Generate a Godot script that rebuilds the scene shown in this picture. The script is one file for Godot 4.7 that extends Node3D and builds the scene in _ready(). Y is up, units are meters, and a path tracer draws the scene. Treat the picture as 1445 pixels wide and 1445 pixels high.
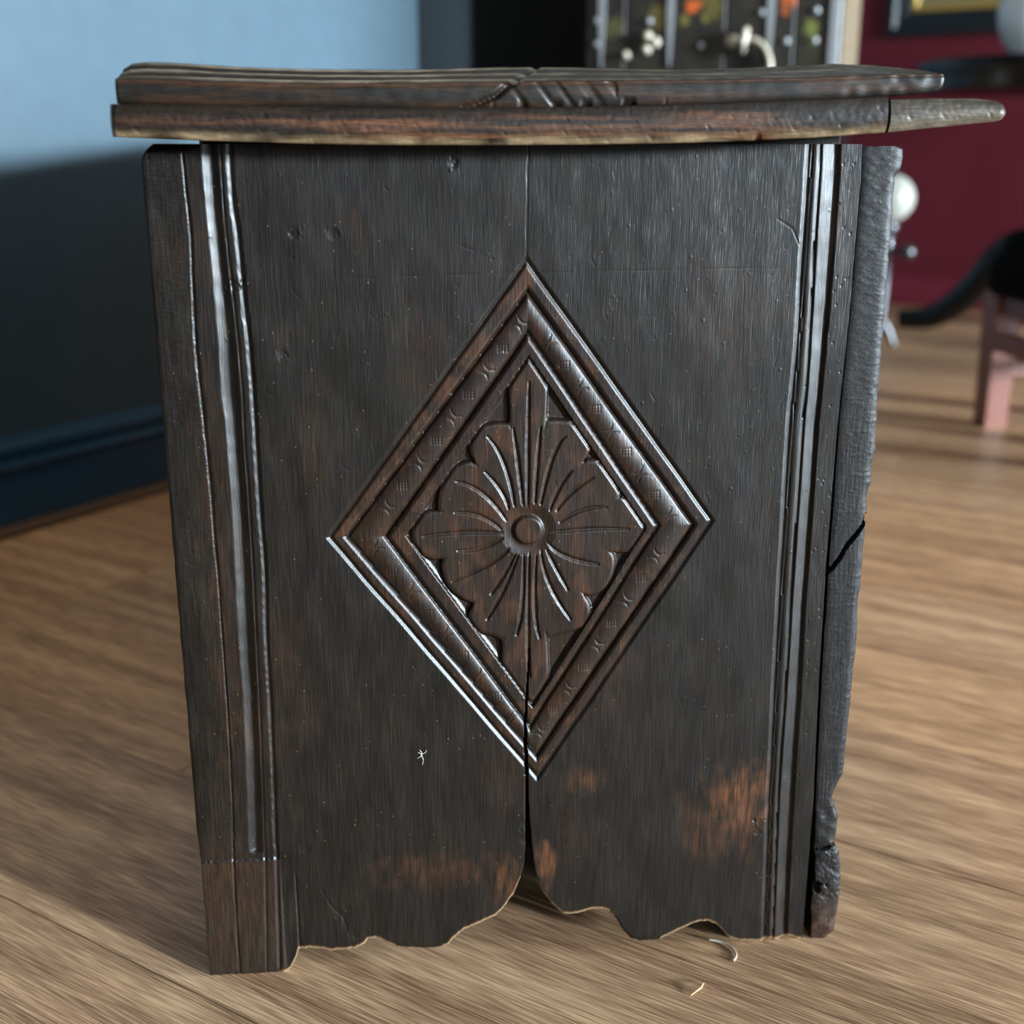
extends Node3D
# An old carved chest seen from its end, in a room of dark blue and wine red walls. World: x right along the chest's end, y up, z towards the camera.
# The room is turned 38 degrees to the chest: its own axes are b (across, from the blue wall to the windows) and a (along the blue wall, to the red wall).

const ROOM_TURN := -38.0
const B_LEFT := -1.288     # blue wall
const B_RIGHT := 4.4       # window wall
const A_NEAR := -3.2       # wall behind the camera
const A_FAR := 4.31        # red wall
const CEILING := 2.5

# outlines of the carving and the boards, in millimetres on the chest's end (x from its middle, y from the floor)
const BOTTOM := [Vector2(-242.7, -0.7), Vector2(-220.2, -3), Vector2(-189.4, -2.8), Vector2(-182.8, 1.8), Vector2(-178.1, 11.6), Vector2(-176.1, 18.9), Vector2(-166, 18.9), Vector2(-150.2, 15.2), Vector2(-134.2, 15.9), Vector2(-127.1, 19.2), Vector2(-123.8, 23.4), Vector2(-117.9, 24.2), Vector2(-107.3, 18.4), Vector2(-102, 15.5), Vector2(-75.1, 12.3), Vector2(-63.1, 14), Vector2(-58.7, 20), Vector2(-50.5, 27), Vector2(-36.9, 33), Vector2(-26, 37.8), Vector2(-19.4, 45.5), Vector2(-12.4, 56.3), Vector2(-7.5, 69.5), Vector2(-4.3, 81.6), Vector2(-3.7, 96.7), Vector2(-3.8, 159), Vector2(-2.2, 157.8), Vector2(-1.3, 123.6), Vector2(1, 96.4), Vector2(2.1, 84.2), Vector2(4.9, 68.7), Vector2(9.3, 57.3), Vector2(16.5, 45.6), Vector2(25.9, 35.6), Vector2(34.1, 35), Vector2(40.7, 36.4), Vector2(48.4, 38.4), Vector2(56.1, 37.9), Vector2(61.7, 35.7), Vector2(67.4, 28.3), Vector2(73.3, 17.1), Vector2(79, 10.3), Vector2(87.5, 7.1), Vector2(101.5, 7.4), Vector2(112.6, 12.4), Vector2(120.9, 16.9), Vector2(131.9, 21.3), Vector2(140.4, 21.4), Vector2(146.2, 18.4), Vector2(152.2, 11.5), Vector2(158.2, 4.6), Vector2(166.9, 1.4), Vector2(184.1, 0.2), Vector2(186.9, 2), Vector2(198.4, 0.5), Vector2(205.2, 3.3), Vector2(215.8, -0.7), Vector2(224.4, -0)]
const LINE_STILE := [Vector2(-218.5, 597.3), Vector2(-217.8, 571.9), Vector2(-217, 548.1), Vector2(-217.9, 517.3), Vector2(-218.8, 474.3), Vector2(-217.4, 431.7), Vector2(-216, 381.5), Vector2(-216, 345.1), Vector2(-215.4, 318.7), Vector2(-215.5, 274.4), Vector2(-215.7, 218.9), Vector2(-216.4, 170.4), Vector2(-217.2, 141.8), Vector2(-219.2, 95.1), Vector2(-220.2, 46.8), Vector2(-220.7, -2.3)]
const COVE_LEFT := [Vector2(-206.6, 601.5), Vector2(-207.2, 586.7), Vector2(-206.6, 565.4), Vector2(-205.6, 534.9), Vector2(-205.1, 517.1), Vector2(-204.7, 480), Vector2(-205.1, 443.8), Vector2(-203.8, 429.5), Vector2(-203.2, 381.1), Vector2(-203.5, 336.1), Vector2(-204.7, 276.6), Vector2(-204.5, 252.6), Vector2(-204.3, 228.2), Vector2(-205.8, 164.1), Vector2(-207.6, 118), Vector2(-207.7, 99.1)]
const COVE_RIGHT := [Vector2(-196.3, 601.5), Vector2(-196, 586.7), Vector2(-196, 561), Vector2(-195.1, 534.8), Vector2(-194.4, 517), Vector2(-192.9, 492.2), Vector2(-192.3, 466.9), Vector2(-191.9, 443.5), Vector2(-192.4, 405.3), Vector2(-192.1, 380.8), Vector2(-192.3, 330.7), Vector2(-193.1, 276.1), Vector2(-193.8, 230.5), Vector2(-194.9, 169.2), Vector2(-196.4, 117.3), Vector2(-196.9, 98.4)]
const LINE_FILLET := [Vector2(-195.9, 601.5), Vector2(-195.6, 586.7), Vector2(-195.5, 561), Vector2(-194.6, 534.8), Vector2(-193.7, 514.8), Vector2(-192.5, 492.2), Vector2(-191.8, 466.9), Vector2(-191.4, 443.5), Vector2(-192, 405.3), Vector2(-191.6, 380.8), Vector2(-191.8, 330.7), Vector2(-192.5, 273.5), Vector2(-193.1, 230.4), Vector2(-194.4, 169.2), Vector2(-195.9, 117.3), Vector2(-196.9, 81.7), Vector2(-200.7, -3.8)]
const LINE_FIELD := [Vector2(-189.8, 601.5), Vector2(-189.9, 586.7), Vector2(-189.6, 565.3), Vector2(-188, 547.9), Vector2(-187.2, 525.9), Vector2(-186.2, 498.9), Vector2(-185.1, 480.6), Vector2(-184.6, 457.5), Vector2(-184.4, 438.6), Vector2(-184.5, 405.1), Vector2(-184.5, 365.7), Vector2(-183.9, 335.5), Vector2(-184.1, 309.8), Vector2(-185.5, 273.2), Vector2(-185.6, 227.3), Vector2(-186.7, 163.1), Vector2(-188, 116.8), Vector2(-188, 93.1), Vector2(-191.1, -4.5)]
const R_EDGE := [Vector2(179.6, 602.5), Vector2(180.1, 568.2), Vector2(179.9, 522.5), Vector2(180.6, 484.8), Vector2(179.6, 441.2), Vector2(178.8, 416.5), Vector2(179.4, 344.7), Vector2(180, 280.4), Vector2(180.9, 207.6), Vector2(181.8, 166.9), Vector2(182.2, 125.1), Vector2(183.7, 72.9), Vector2(185.7, 2)]
const R_QUIRK := [Vector2(187.6, 602.5), Vector2(187.9, 586.1), Vector2(188, 545.5), Vector2(188.9, 499), Vector2(189.1, 441.1), Vector2(188.6, 416.2), Vector2(188.7, 344.5), Vector2(188.9, 280.1), Vector2(189.5, 207.2), Vector2(189.4, 166.5), Vector2(189.6, 124.7), Vector2(191, 72.4), Vector2(193.2, 1.5)]
const R_COVE_L := [Vector2(188.5, 602.5), Vector2(189, 586.1), Vector2(189.4, 545.5), Vector2(190.4, 499), Vector2(190.6, 441), Vector2(190.1, 416.2), Vector2(190.3, 344.4), Vector2(190.5, 280), Vector2(190.6, 207.1), Vector2(190.5, 166.4), Vector2(190.8, 124.6), Vector2(192.2, 72.3), Vector2(194.4, 1.4)]
const R_COVE_R := [Vector2(200.8, 602.5), Vector2(201.7, 586.1), Vector2(202, 545.4), Vector2(201.7, 498.8), Vector2(200.6, 440.8), Vector2(200, 416), Vector2(200.1, 344.1), Vector2(200, 279.7), Vector2(201.4, 206.6), Vector2(201.5, 165.8), Vector2(202.1, 124), Vector2(202.9, 71.7), Vector2(204.8, 0.7)]
const JOINT := [Vector2(215.1, 602.5), Vector2(216, 586.1), Vector2(215.6, 545.3), Vector2(215.5, 498.7), Vector2(213.7, 440.6), Vector2(213.1, 415.7), Vector2(212.8, 317.2), Vector2(213.8, 228.9), Vector2(216, 147.3), Vector2(217.5, 111), Vector2(219.5, 67.5), Vector2(218.9, 35.9), Vector2(219.7, 0.3)]
const BOARD_RIGHT := [Vector2(239.5, 601.6), Vector2(243.1, 599.4), Vector2(244, 594.1), Vector2(243.3, 586.9), Vector2(239.4, 581.6), Vector2(240.2, 563.5), Vector2(240.3, 540.6), Vector2(240.4, 529), Vector2(240.8, 503.1), Vector2(240.7, 493.6), Vector2(240.5, 479.2), Vector2(241.1, 454.9), Vector2(240.7, 442.6), Vector2(241.6, 415.1), Vector2(242.7, 394.8), Vector2(241, 384.6), Vector2(241.6, 374.2), Vector2(239.4, 363.9), Vector2(240.5, 342.9), Vector2(239.9, 324.3), Vector2(240.6, 294.6), Vector2(239.4, 283.7), Vector2(241, 258.7), Vector2(240.2, 222), Vector2(240.5, 199), Vector2(240, 184.5), Vector2(239.5, 163.9), Vector2(239.4, 144.8), Vector2(234.4, 131.3), Vector2(232.1, 124.1), Vector2(238.5, 106.7), Vector2(238, 91.3), Vector2(236.7, 86.4), Vector2(242.1, 75.5), Vector2(244.7, 53.3), Vector2(245, 39.3), Vector2(244.1, 21.3), Vector2(243, 5.2), Vector2(237.6, 0.3)]
const BOARD_CRACK := [Vector2(239.7, 348.7), Vector2(238.2, 341.9), Vector2(232.1, 333.6), Vector2(226.4, 326.3), Vector2(221.9, 316.9), Vector2(217.2, 310), Vector2(213.3, 306.4)]
const DIAMOND_O1 := [Vector2(-4.3, 529.6), Vector2(127, 348.9), Vector2(4.9, 154.5), Vector2(-139, 344.7)]
const DIAMOND_O2 := [Vector2(-3.3, 510.5), Vector2(115, 346.2), Vector2(4.3, 170.8), Vector2(-127.4, 344.9)]
const DIAMOND_I1 := [Vector2(-3.2, 481.7), Vector2(88.7, 346.4), Vector2(-0.5, 196.2), Vector2(-100.2, 344)]
const DIAMOND_I2 := [Vector2(-3.1, 467.6), Vector2(80.5, 345.1), Vector2(1.5, 210.8), Vector2(-87.4, 344.7)]
const NOTCH := [Vector2(-15.6, 420.7), Vector2(-38.2, 393.1), Vector2(-62.8, 360.7), Vector2(-60.4, 327.3), Vector2(-40, 294.6), Vector2(-20.3, 263.2), Vector2(11.9, 264.6), Vector2(35.8, 299.3), Vector2(54.7, 328.7), Vector2(59.8, 367.9), Vector2(33.3, 391.8), Vector2(8.9, 422.4)]
const TIP := [Vector2(-33.2, 419.6), Vector2(-57.5, 386.2), Vector2(-82.5, 345), Vector2(-55.8, 304.2), Vector2(-34.2, 270.8), Vector2(1.5, 215.9), Vector2(34.2, 271.9), Vector2(52, 301.9), Vector2(80.2, 344.6), Vector2(56.6, 384.2), Vector2(33.4, 419.6), Vector2(-3.6, 467.1)]
const CENTRE := [Vector2(-2.6, 346.1)]
const VEINS := [Vector2(-2.3, 449.9), Vector2(-2.9, 405.7), Vector2(-2.9, 360.5), Vector2(-13, 418.7), Vector2(-9.6, 393.4), Vector2(-6.1, 363.6), Vector2(5.8, 419.2), Vector2(3.5, 393.1), Vector2(2.2, 365.4), Vector2(-30.6, 413.2), Vector2(-19.3, 394.2), Vector2(-12, 363.8), Vector2(-32.4, 388.5), Vector2(-21.3, 374.7), Vector2(-16.2, 361.9), Vector2(-52.3, 382.2), Vector2(-33.5, 373), Vector2(-17.2, 352.4), Vector2(-53.6, 359.9), Vector2(-36.5, 357.4), Vector2(-21.4, 347.2), Vector2(-75.7, 343.8), Vector2(-49.4, 345.5), Vector2(-20.2, 344.6), Vector2(23, 412), Vector2(14.2, 397.8), Vector2(6.1, 364.3), Vector2(28, 388), Vector2(19.3, 376.6), Vector2(12.6, 360), Vector2(42.8, 382.5), Vector2(27.7, 372.3), Vector2(17.5, 359.9), Vector2(52.6, 360.9), Vector2(35.8, 359.4), Vector2(19.6, 351.3), Vector2(68.6, 344.5), Vector2(39.6, 345.4), Vector2(12.7, 343.6), Vector2(9.5, 338.7), Vector2(23.1, 326.6), Vector2(47.1, 319.5), Vector2(10.3, 331.5), Vector2(16.5, 318.5), Vector2(25.7, 301.2), Vector2(6.4, 331.6), Vector2(12.6, 305.9), Vector2(28, 278.6), Vector2(3.4, 327.5), Vector2(2.6, 289.3), Vector2(5.8, 265.4), Vector2(-1.6, 332.1), Vector2(-2.4, 270.1), Vector2(-0.7, 235.5), Vector2(-5.6, 328.1), Vector2(-6.5, 291.8), Vector2(-10.5, 268.3), Vector2(-9.5, 328), Vector2(-19.5, 302.9), Vector2(-31.6, 280.9), Vector2(-11.5, 328.3), Vector2(-19, 314.4), Vector2(-28.5, 300), Vector2(-56.2, 310), Vector2(-30.4, 321.6), Vector2(-16, 332.6), Vector2(-52, 332.7), Vector2(-36.7, 333.5), Vector2(-20.2, 340.5)]
const CRACK := [Vector2(-3, 157.8), Vector2(-3.6, 176.4), Vector2(-4.2, 199.2), Vector2(-3.2, 218.9), Vector2(-2.7, 232.8), Vector2(-1.8, 243.8), Vector2(-1.3, 257.5)]
const CRACK_TOP := [Vector2(-3.2, 601.6), Vector2(-4, 577.7), Vector2(-4.1, 560.1), Vector2(-4.3, 530.5)]
const CHIPS := [Vector2(-167.2, 105.5), Vector2(-144.7, 47.8), Vector2(-133.7, 29.7), Vector2(176.1, 107.3), Vector2(175.5, 98.1), Vector2(-3.9, 114.8), Vector2(-5.5, 102.9), Vector2(-164.3, 471.1), Vector2(-152.7, 547.7), Vector2(-50.9, 590.8), Vector2(-128.2, 547.5), Vector2(-194.1, 516.1), Vector2(-191.1, 514.3)]
const LID_TOP := [Vector2(-245.8, 640.5), Vector2(-243.8, 645.1), Vector2(-238.8, 648.1), Vector2(-230.1, 649.1), Vector2(-214.3, 648.7), Vector2(-178.6, 646.6), Vector2(-130.3, 645.5), Vector2(-85.5, 645.4), Vector2(-52.5, 646.2), Vector2(-27.6, 647.1), Vector2(-4.6, 647.5), Vector2(14.3, 647.4), Vector2(43.9, 647), Vector2(69.5, 646.5), Vector2(95.2, 646.7), Vector2(125.4, 647.5), Vector2(155.7, 649.1), Vector2(181.9, 650.4), Vector2(204, 649.8), Vector2(226.3, 647.5), Vector2(242.1, 646), Vector2(245.8, 644.4)]
const LID_EDGE := [Vector2(-246.5, 637.4), Vector2(-211.3, 636.8), Vector2(-171.3, 635.9), Vector2(-130.8, 635.3), Vector2(-85.7, 635.9), Vector2(-27.6, 636.6), Vector2(22.9, 637.6), Vector2(78.3, 638.3), Vector2(125.8, 639.3), Vector2(165.1, 640.3), Vector2(209.1, 642.1), Vector2(246, 642.7)]
const LID_JOINT := [Vector2(-248.1, 624), Vector2(-212.3, 622.9), Vector2(-172.1, 622.3), Vector2(-131.4, 621.6), Vector2(-86.1, 621.3), Vector2(-48.6, 621.4), Vector2(14.6, 622), Vector2(57.4, 623), Vector2(100.5, 624.3), Vector2(144.1, 626.1), Vector2(188.1, 628.2), Vector2(210.2, 629.5), Vector2(241.3, 632.1), Vector2(246.8, 634.6)]
const CLEAT_TOP := [Vector2(-251.8, 622.8), Vector2(-212.3, 622.9), Vector2(-172.1, 622.3), Vector2(-131.4, 621.6), Vector2(-86.1, 621.3), Vector2(-48.6, 621.4), Vector2(14.6, 622), Vector2(57.4, 623), Vector2(100.5, 624.3), Vector2(144.1, 626.1), Vector2(188.1, 627.8), Vector2(232.5, 629.8), Vector2(266.3, 629.8), Vector2(277.8, 628.6), Vector2(283.4, 626.9), Vector2(286.8, 624.9)]
const CLEAT_BOTTOM := [Vector2(-253.3, 606.1), Vector2(-213.7, 604.5), Vector2(-173.3, 603.4), Vector2(-132.3, 602.2), Vector2(-86.6, 601.6), Vector2(-27.7, 601.6), Vector2(27.8, 601.9), Vector2(79.7, 602.7), Vector2(123.5, 603.9), Vector2(167.6, 606), Vector2(212.1, 609), Vector2(252.3, 612.8), Vector2(279.3, 615.3), Vector2(284.6, 616.6), Vector2(287.6, 618.7)]
const LID_CRACK := [Vector2(-1.2, 646.5), Vector2(-10.8, 641.4), Vector2(-21.3, 634.6), Vector2(-27.6, 629.4), Vector2(-38.1, 624.7), Vector2(-46.5, 622.2)]
const SPLIT := [Vector2(212.1, 609)]

var room := Basis(Vector3.UP, deg_to_rad(ROOM_TURN))
var rng := RandomNumberGenerator.new()
var taken := {}
var M := {}
var soft := FastNoiseLite.new()
var crisp := FastNoiseLite.new()


func _ready():
	rng.seed = 7
	soft.noise_type = FastNoiseLite.TYPE_SIMPLEX_SMOOTH; soft.seed = 3; soft.frequency = 0.02; soft.fractal_octaves = 3
	crisp.noise_type = FastNoiseLite.TYPE_VALUE_CUBIC; crisp.seed = 11; crisp.frequency = 0.35; crisp.fractal_type = FastNoiseLite.FRACTAL_NONE
	view_and_light()
	materials()
	shell()
	floor_boards()
	chest()
	side_wall_doorway()
	trunk()
	picture()
	tripod_table()
	porcelain_jar()
	globe_lamp()
	stool()
	litter()
	unseen_ceiling_lamp()


# ------------------------------------------------------------------ camera, sky, light, exposure
func view_and_light():
	var cam := Camera3D.new()
	cam.name = "camera"
	cam.position = Vector3(-0.0927, 0.5995, 0.8021)
	cam.rotation = Vector3(-0.28944, -0.09806, 0)
	cam.near = 0.05
	cam.far = 40.0
	var at := CameraAttributesPhysical.new()
	at.frustum_focal_length = 28.6
	at.frustum_focus_distance = 0.84
	at.frustum_near = 0.05
	at.frustum_far = 40.0
	at.exposure_aperture = 3.0
	cam.attributes = at
	add_child(cam)
	cam.fov = rad_to_deg(2.0 * atan(722.5 / 1722.0))
	cam.current = true
	var we := WorldEnvironment.new()
	we.name = "environment"
	var e := Environment.new()
	e.background_mode = Environment.BG_SKY
	var sky := Sky.new()
	var sm := ProceduralSkyMaterial.new()
	sm.sky_top_color = Color(0.42, 0.6, 0.86)
	sm.sky_horizon_color = Color(0.78, 0.87, 0.97)
	sm.ground_horizon_color = Color(0.5, 0.52, 0.5)
	sm.ground_bottom_color = Color(0.25, 0.25, 0.22)
	sky.sky_material = sm
	e.sky = sky
	e.background_energy_multiplier = 0.25
	e.tonemap_mode = Environment.TONE_MAPPER_LINEAR
	e.tonemap_exposure = 1.0
	e.sdfgi_enabled = true
	e.ssao_enabled = true
	e.ssil_enabled = true
	we.environment = e
	add_child(we)
	# low hazy sun through the wide unseen glazed doors in the right wall
	var sun := DirectionalLight3D.new()
	sun.name = "low_sun"
	sun.light_color = Color(0.88, 0.95, 1.0)
	sun.light_energy = 5.5
	sun.light_angular_distance = 5.0
	sun.sky_mode = DirectionalLight3D.SKY_MODE_LIGHT_ONLY
	sun.shadow_enabled = true
	var low := deg_to_rad(6.7)
	sun.basis = Basis.looking_at(room * Vector3(-cos(low), -sin(low), 0), Vector3.UP)
	add_child(sun)
	daylight("unseen_window_light_near", rp(-2.4, 1.5, B_RIGHT - 0.06), room * Vector3(-1, 0, 0), Vector2(0.9, 1.5), 1.5)  # out of view, placed for the sheen on the chest's upper right
	daylight("unseen_window_light_rear", rp(A_NEAR + 0.06, 1.5, 3.2), room * Vector3(0, 0, -1), Vector2(1.2, 1.3), 4.5)  # out of view, placed to light the red wall and the jar
	daylight("unseen_window_light_far", rp(2.3, 1.0, B_RIGHT - 0.06), room * Vector3(-1, 0, 0), Vector2(0.9, 1.6), 42.0)  # out of view, lights the red wall, jar and trunk from the right


func daylight(called: String, at: Vector3, towards: Vector3, size: Vector2, energy: float):
	var l := AreaLight3D.new()
	l.name = called
	l.area_size = size
	l.light_color = Color(0.86, 0.94, 1.0)
	l.light_energy = energy
	l.area_normalize_energy = true
	l.area_range = 14.0
	l.shadow_enabled = true
	l.transform = Transform3D(Basis.looking_at(towards, Vector3.UP), at)
	add_child(l)


# ------------------------------------------------------------------ helpers
func rp(a: float, y: float, b: float) -> Vector3:
	return room * Vector3(b, y, -a)


func numbered(called: String) -> String:
	taken[called] = taken.get(called, 0) + 1
	return called if taken[called] == 1 else "%s_%03d" % [called, taken[called] - 1]


func thing(called: String, label: String, category: String, at := Vector3.ZERO, turn := 0.0, group := "") -> Node3D:
	var o := Node3D.new()
	o.name = numbered(called)
	add_child(o)
	o.position = at
	o.rotation.y = turn
	o.set_meta("label", label)
	o.set_meta("category", category)
	if group:
		o.set_meta("group", group)
	return o


func structure(called: String, label: String, category: String) -> Node3D:
	var o := thing(called, label, category, Vector3.ZERO, deg_to_rad(ROOM_TURN))
	o.set_meta("kind", "structure")
	return o


func obj(called: String, mesh: Mesh, mat: Material, parent: Node) -> MeshInstance3D:
	var o := MeshInstance3D.new()
	o.name = called
	o.mesh = mesh
	o.material_override = mat
	o.cast_shadow = GeometryInstance3D.SHADOW_CASTING_SETTING_ON
	var n := 0
	while parent.has_node(NodePath(String(o.name))):
		n += 1
		o.name = "%s_%03d" % [called, n]
	parent.add_child(o, true)
	return o


func done(st: SurfaceTool) -> ArrayMesh:
	return st.commit()


func fresh() -> SurfaceTool:
	var st := SurfaceTool.new()
	st.begin(Mesh.PRIMITIVE_TRIANGLES)
	return st


func flat_tri(st: SurfaceTool, p: Vector3, q: Vector3, r: Vector3, away: Vector3):
	# front faces run clockwise: swap so that the face looks away from «away»
	var n := (q - p).cross(r - p)
	if n.length_squared() < 1e-16:
		return
	n = n.normalized()
	if n.dot((p + q + r) / 3.0 - away) < 0.0:
		n = -n
		var s := q
		q = r
		r = s
	for v in [p, r, q]:
		st.set_normal(n)
		st.add_vertex(v)


func flat_quad(st: SurfaceTool, p: Vector3, q: Vector3, r: Vector3, s: Vector3, away: Vector3):
	flat_tri(st, p, q, r, away)
	flat_tri(st, p, r, s, away)


# a box with chamfered edges
func add_box(st: SurfaceTool, c: Vector3, size: Vector3, bevel := 0.002, basis := Basis.IDENTITY):
	var h := size / 2.0
	var k: float = minf(bevel, minf(h.x, minf(h.y, h.z)) * 0.9)
	var pts := {}
	for sx in [-1, 1]:
		for sy in [-1, 1]:
			for sz in [-1, 1]:
				var o := Vector3(sx * h.x, sy * h.y, sz * h.z)
				pts[[sx, sy, sz, 0]] = c + basis * (o - Vector3(0, sy * k, sz * k))
				pts[[sx, sy, sz, 1]] = c + basis * (o - Vector3(sx * k, 0, sz * k))
				pts[[sx, sy, sz, 2]] = c + basis * (o - Vector3(sx * k, sy * k, 0))
				if k > 0.0:
					flat_tri(st, pts[[sx, sy, sz, 0]], pts[[sx, sy, sz, 1]], pts[[sx, sy, sz, 2]], c)
	for s in [-1, 1]:
		flat_quad(st, pts[[s, -1, -1, 0]], pts[[s, 1, -1, 0]], pts[[s, 1, 1, 0]], pts[[s, -1, 1, 0]], c)
		flat_quad(st, pts[[-1, s, -1, 1]], pts[[1, s, -1, 1]], pts[[1, s, 1, 1]], pts[[-1, s, 1, 1]], c)
		flat_quad(st, pts[[-1, -1, s, 2]], pts[[1, -1, s, 2]], pts[[1, 1, s, 2]], pts[[-1, 1, s, 2]], c)
		for t in [-1, 1]:
			flat_quad(st, pts[[s, t, -1, 0]], pts[[s, t, 1, 0]], pts[[s, t, 1, 1]], pts[[s, t, -1, 1]], c)
			flat_quad(st, pts[[s, -1, t, 0]], pts[[s, 1, t, 0]], pts[[s, 1, t, 2]], pts[[s, -1, t, 2]], c)
			flat_quad(st, pts[[-1, s, t, 1]], pts[[1, s, t, 1]], pts[[1, s, t, 2]], pts[[-1, s, t, 2]], c)


func box(size: Vector3, c := Vector3.ZERO, bevel := 0.002, basis := Basis.IDENTITY) -> ArrayMesh:
	var st := fresh()
	add_box(st, c, size, bevel, basis)
	return done(st)


# rings of equal length joined into a skin with smooth normals; colours per vertex if given
func loft(rings: Array, closed := true, caps := true, colours := []) -> ArrayMesh:
	var st := fresh()
	var n: int = rings[0].size()
	st.set_smooth_group(0)
	for k in rings.size():
		for i in n:
			if colours:
				st.set_color(colours[k][i])
			st.add_vertex(rings[k][i])
	var last := n if closed else n - 1
	for k in rings.size() - 1:
		for i in last:
			var p := k * n + i
			var q := k * n + (i + 1) % n
			for v in [p, p + n, q, q, p + n, q + n]:
				st.add_index(v)
	var at := rings.size() * n
	if caps:
		for side in 2:
			var ring = rings[0] if side == 0 else rings[rings.size() - 1]
			var mid := Vector3.ZERO
			for v in ring:
				mid += v
			mid /= n
			st.set_smooth_group(1 + side)
			for i in n:
				if colours:
					st.set_color(colours[0 if side == 0 else rings.size() - 1][i])
				st.add_vertex(ring[i])
			if colours:
				st.set_color(colours[0 if side == 0 else rings.size() - 1][0])
			st.add_vertex(mid)
			for i in n:
				var q := (i + 1) % n
				for v in ([at + n, at + i, at + q] if side == 0 else [at + n, at + q, at + i]):
					st.add_index(v)
			at += n + 1
	st.generate_normals()
	return done(st)


# a body turned about the y axis; profile of (radius, height) from bottom to top
func lathe(profile: Array, sides := 32, c := Vector3.ZERO) -> ArrayMesh:
	var rings := []
	for p in profile:
		var ring := PackedVector3Array()
		for i in sides:
			var t := TAU * i / sides
			ring.append(c + Vector3(p.x * cos(t), p.y, -p.x * sin(t)))
		rings.append(ring)
	return loft(rings)


# a bar that follows points, with a radius at each
func tube(points: Array, radii: Array, sides := 12, flatten := 1.0) -> ArrayMesh:
	var rings := []
	for k in points.size():
		var d: Vector3 = (points[mini(k + 1, points.size() - 1)] - points[maxi(k - 1, 0)]).normalized()
		var side := d.cross(Vector3.UP if absf(d.y) < 0.95 else Vector3.RIGHT).normalized()
		var up := side.cross(d)
		var ring := PackedVector3Array()
		for i in sides:
			var t := TAU * i / sides
			ring.append(points[k] + (side * cos(t) * flatten + up * sin(t)) * radii[k])
		rings.append(ring)
	return loft(rings)


func curve(points: Array, steps := 8) -> Array:
	var out := []
	for k in points.size() - 1:
		var p0 = points[maxi(k - 1, 0)]
		var p1 = points[k]
		var p2 = points[k + 1]
		var p3 = points[mini(k + 2, points.size() - 1)]
		for i in steps:
			out.append(p1.cubic_interpolate(p2, p0, p3, float(i) / steps))
	out.append(points[points.size() - 1])
	return out


func along_x(list: Array, x: float) -> float:
	if x <= list[0].x:
		return list[0].y
	for k in list.size() - 1:
		if x <= list[k + 1].x:
			return lerpf(list[k].y, list[k + 1].y, (x - list[k].x) / maxf(list[k + 1].x - list[k].x, 1e-5))
	return list[list.size() - 1].y


func along_y(list: Array, y: float) -> float:   # lists that run downwards
	if y >= list[0].y:
		return list[0].x
	for k in list.size() - 1:
		if y >= list[k + 1].y:
			return lerpf(list[k].x, list[k + 1].x, (list[k].y - y) / maxf(list[k].y - list[k + 1].y, 1e-5))
	return list[list.size() - 1].x


# ------------------------------------------------------------------ materials
func noise_map(freq: float, octaves: int, low: Color, high: Color, seed_: int, kind := FastNoiseLite.TYPE_SIMPLEX_SMOOTH, size := 512) -> NoiseTexture2D:
	var n := FastNoiseLite.new()
	n.noise_type = kind
	n.seed = seed_
	n.frequency = freq
	n.fractal_octaves = octaves
	var t := NoiseTexture2D.new()
	t.width = size
	t.height = size
	t.seamless = true
	t.noise = n
	var g := Gradient.new()
	g.set_color(0, low)
	g.set_color(1, high)
	t.color_ramp = g
	return t


func plain(colour: Color, rough: float, spec := 0.5, metal := 0.0) -> StandardMaterial3D:
	var m := StandardMaterial3D.new()
	m.albedo_color = colour
	m.roughness = rough
	m.metallic = metal
	m.metallic_specular = spec
	return m


func grain(m: StandardMaterial3D, scale: Vector3, tint: Texture2D, relief: Texture2D, depth: float):
	m.uv1_triplanar = true
	m.uv1_scale = scale
	if tint:
		m.albedo_texture = tint
	if relief:
		m.heightmap_enabled = true
		m.heightmap_texture = relief
		m.heightmap_scale = depth


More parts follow.
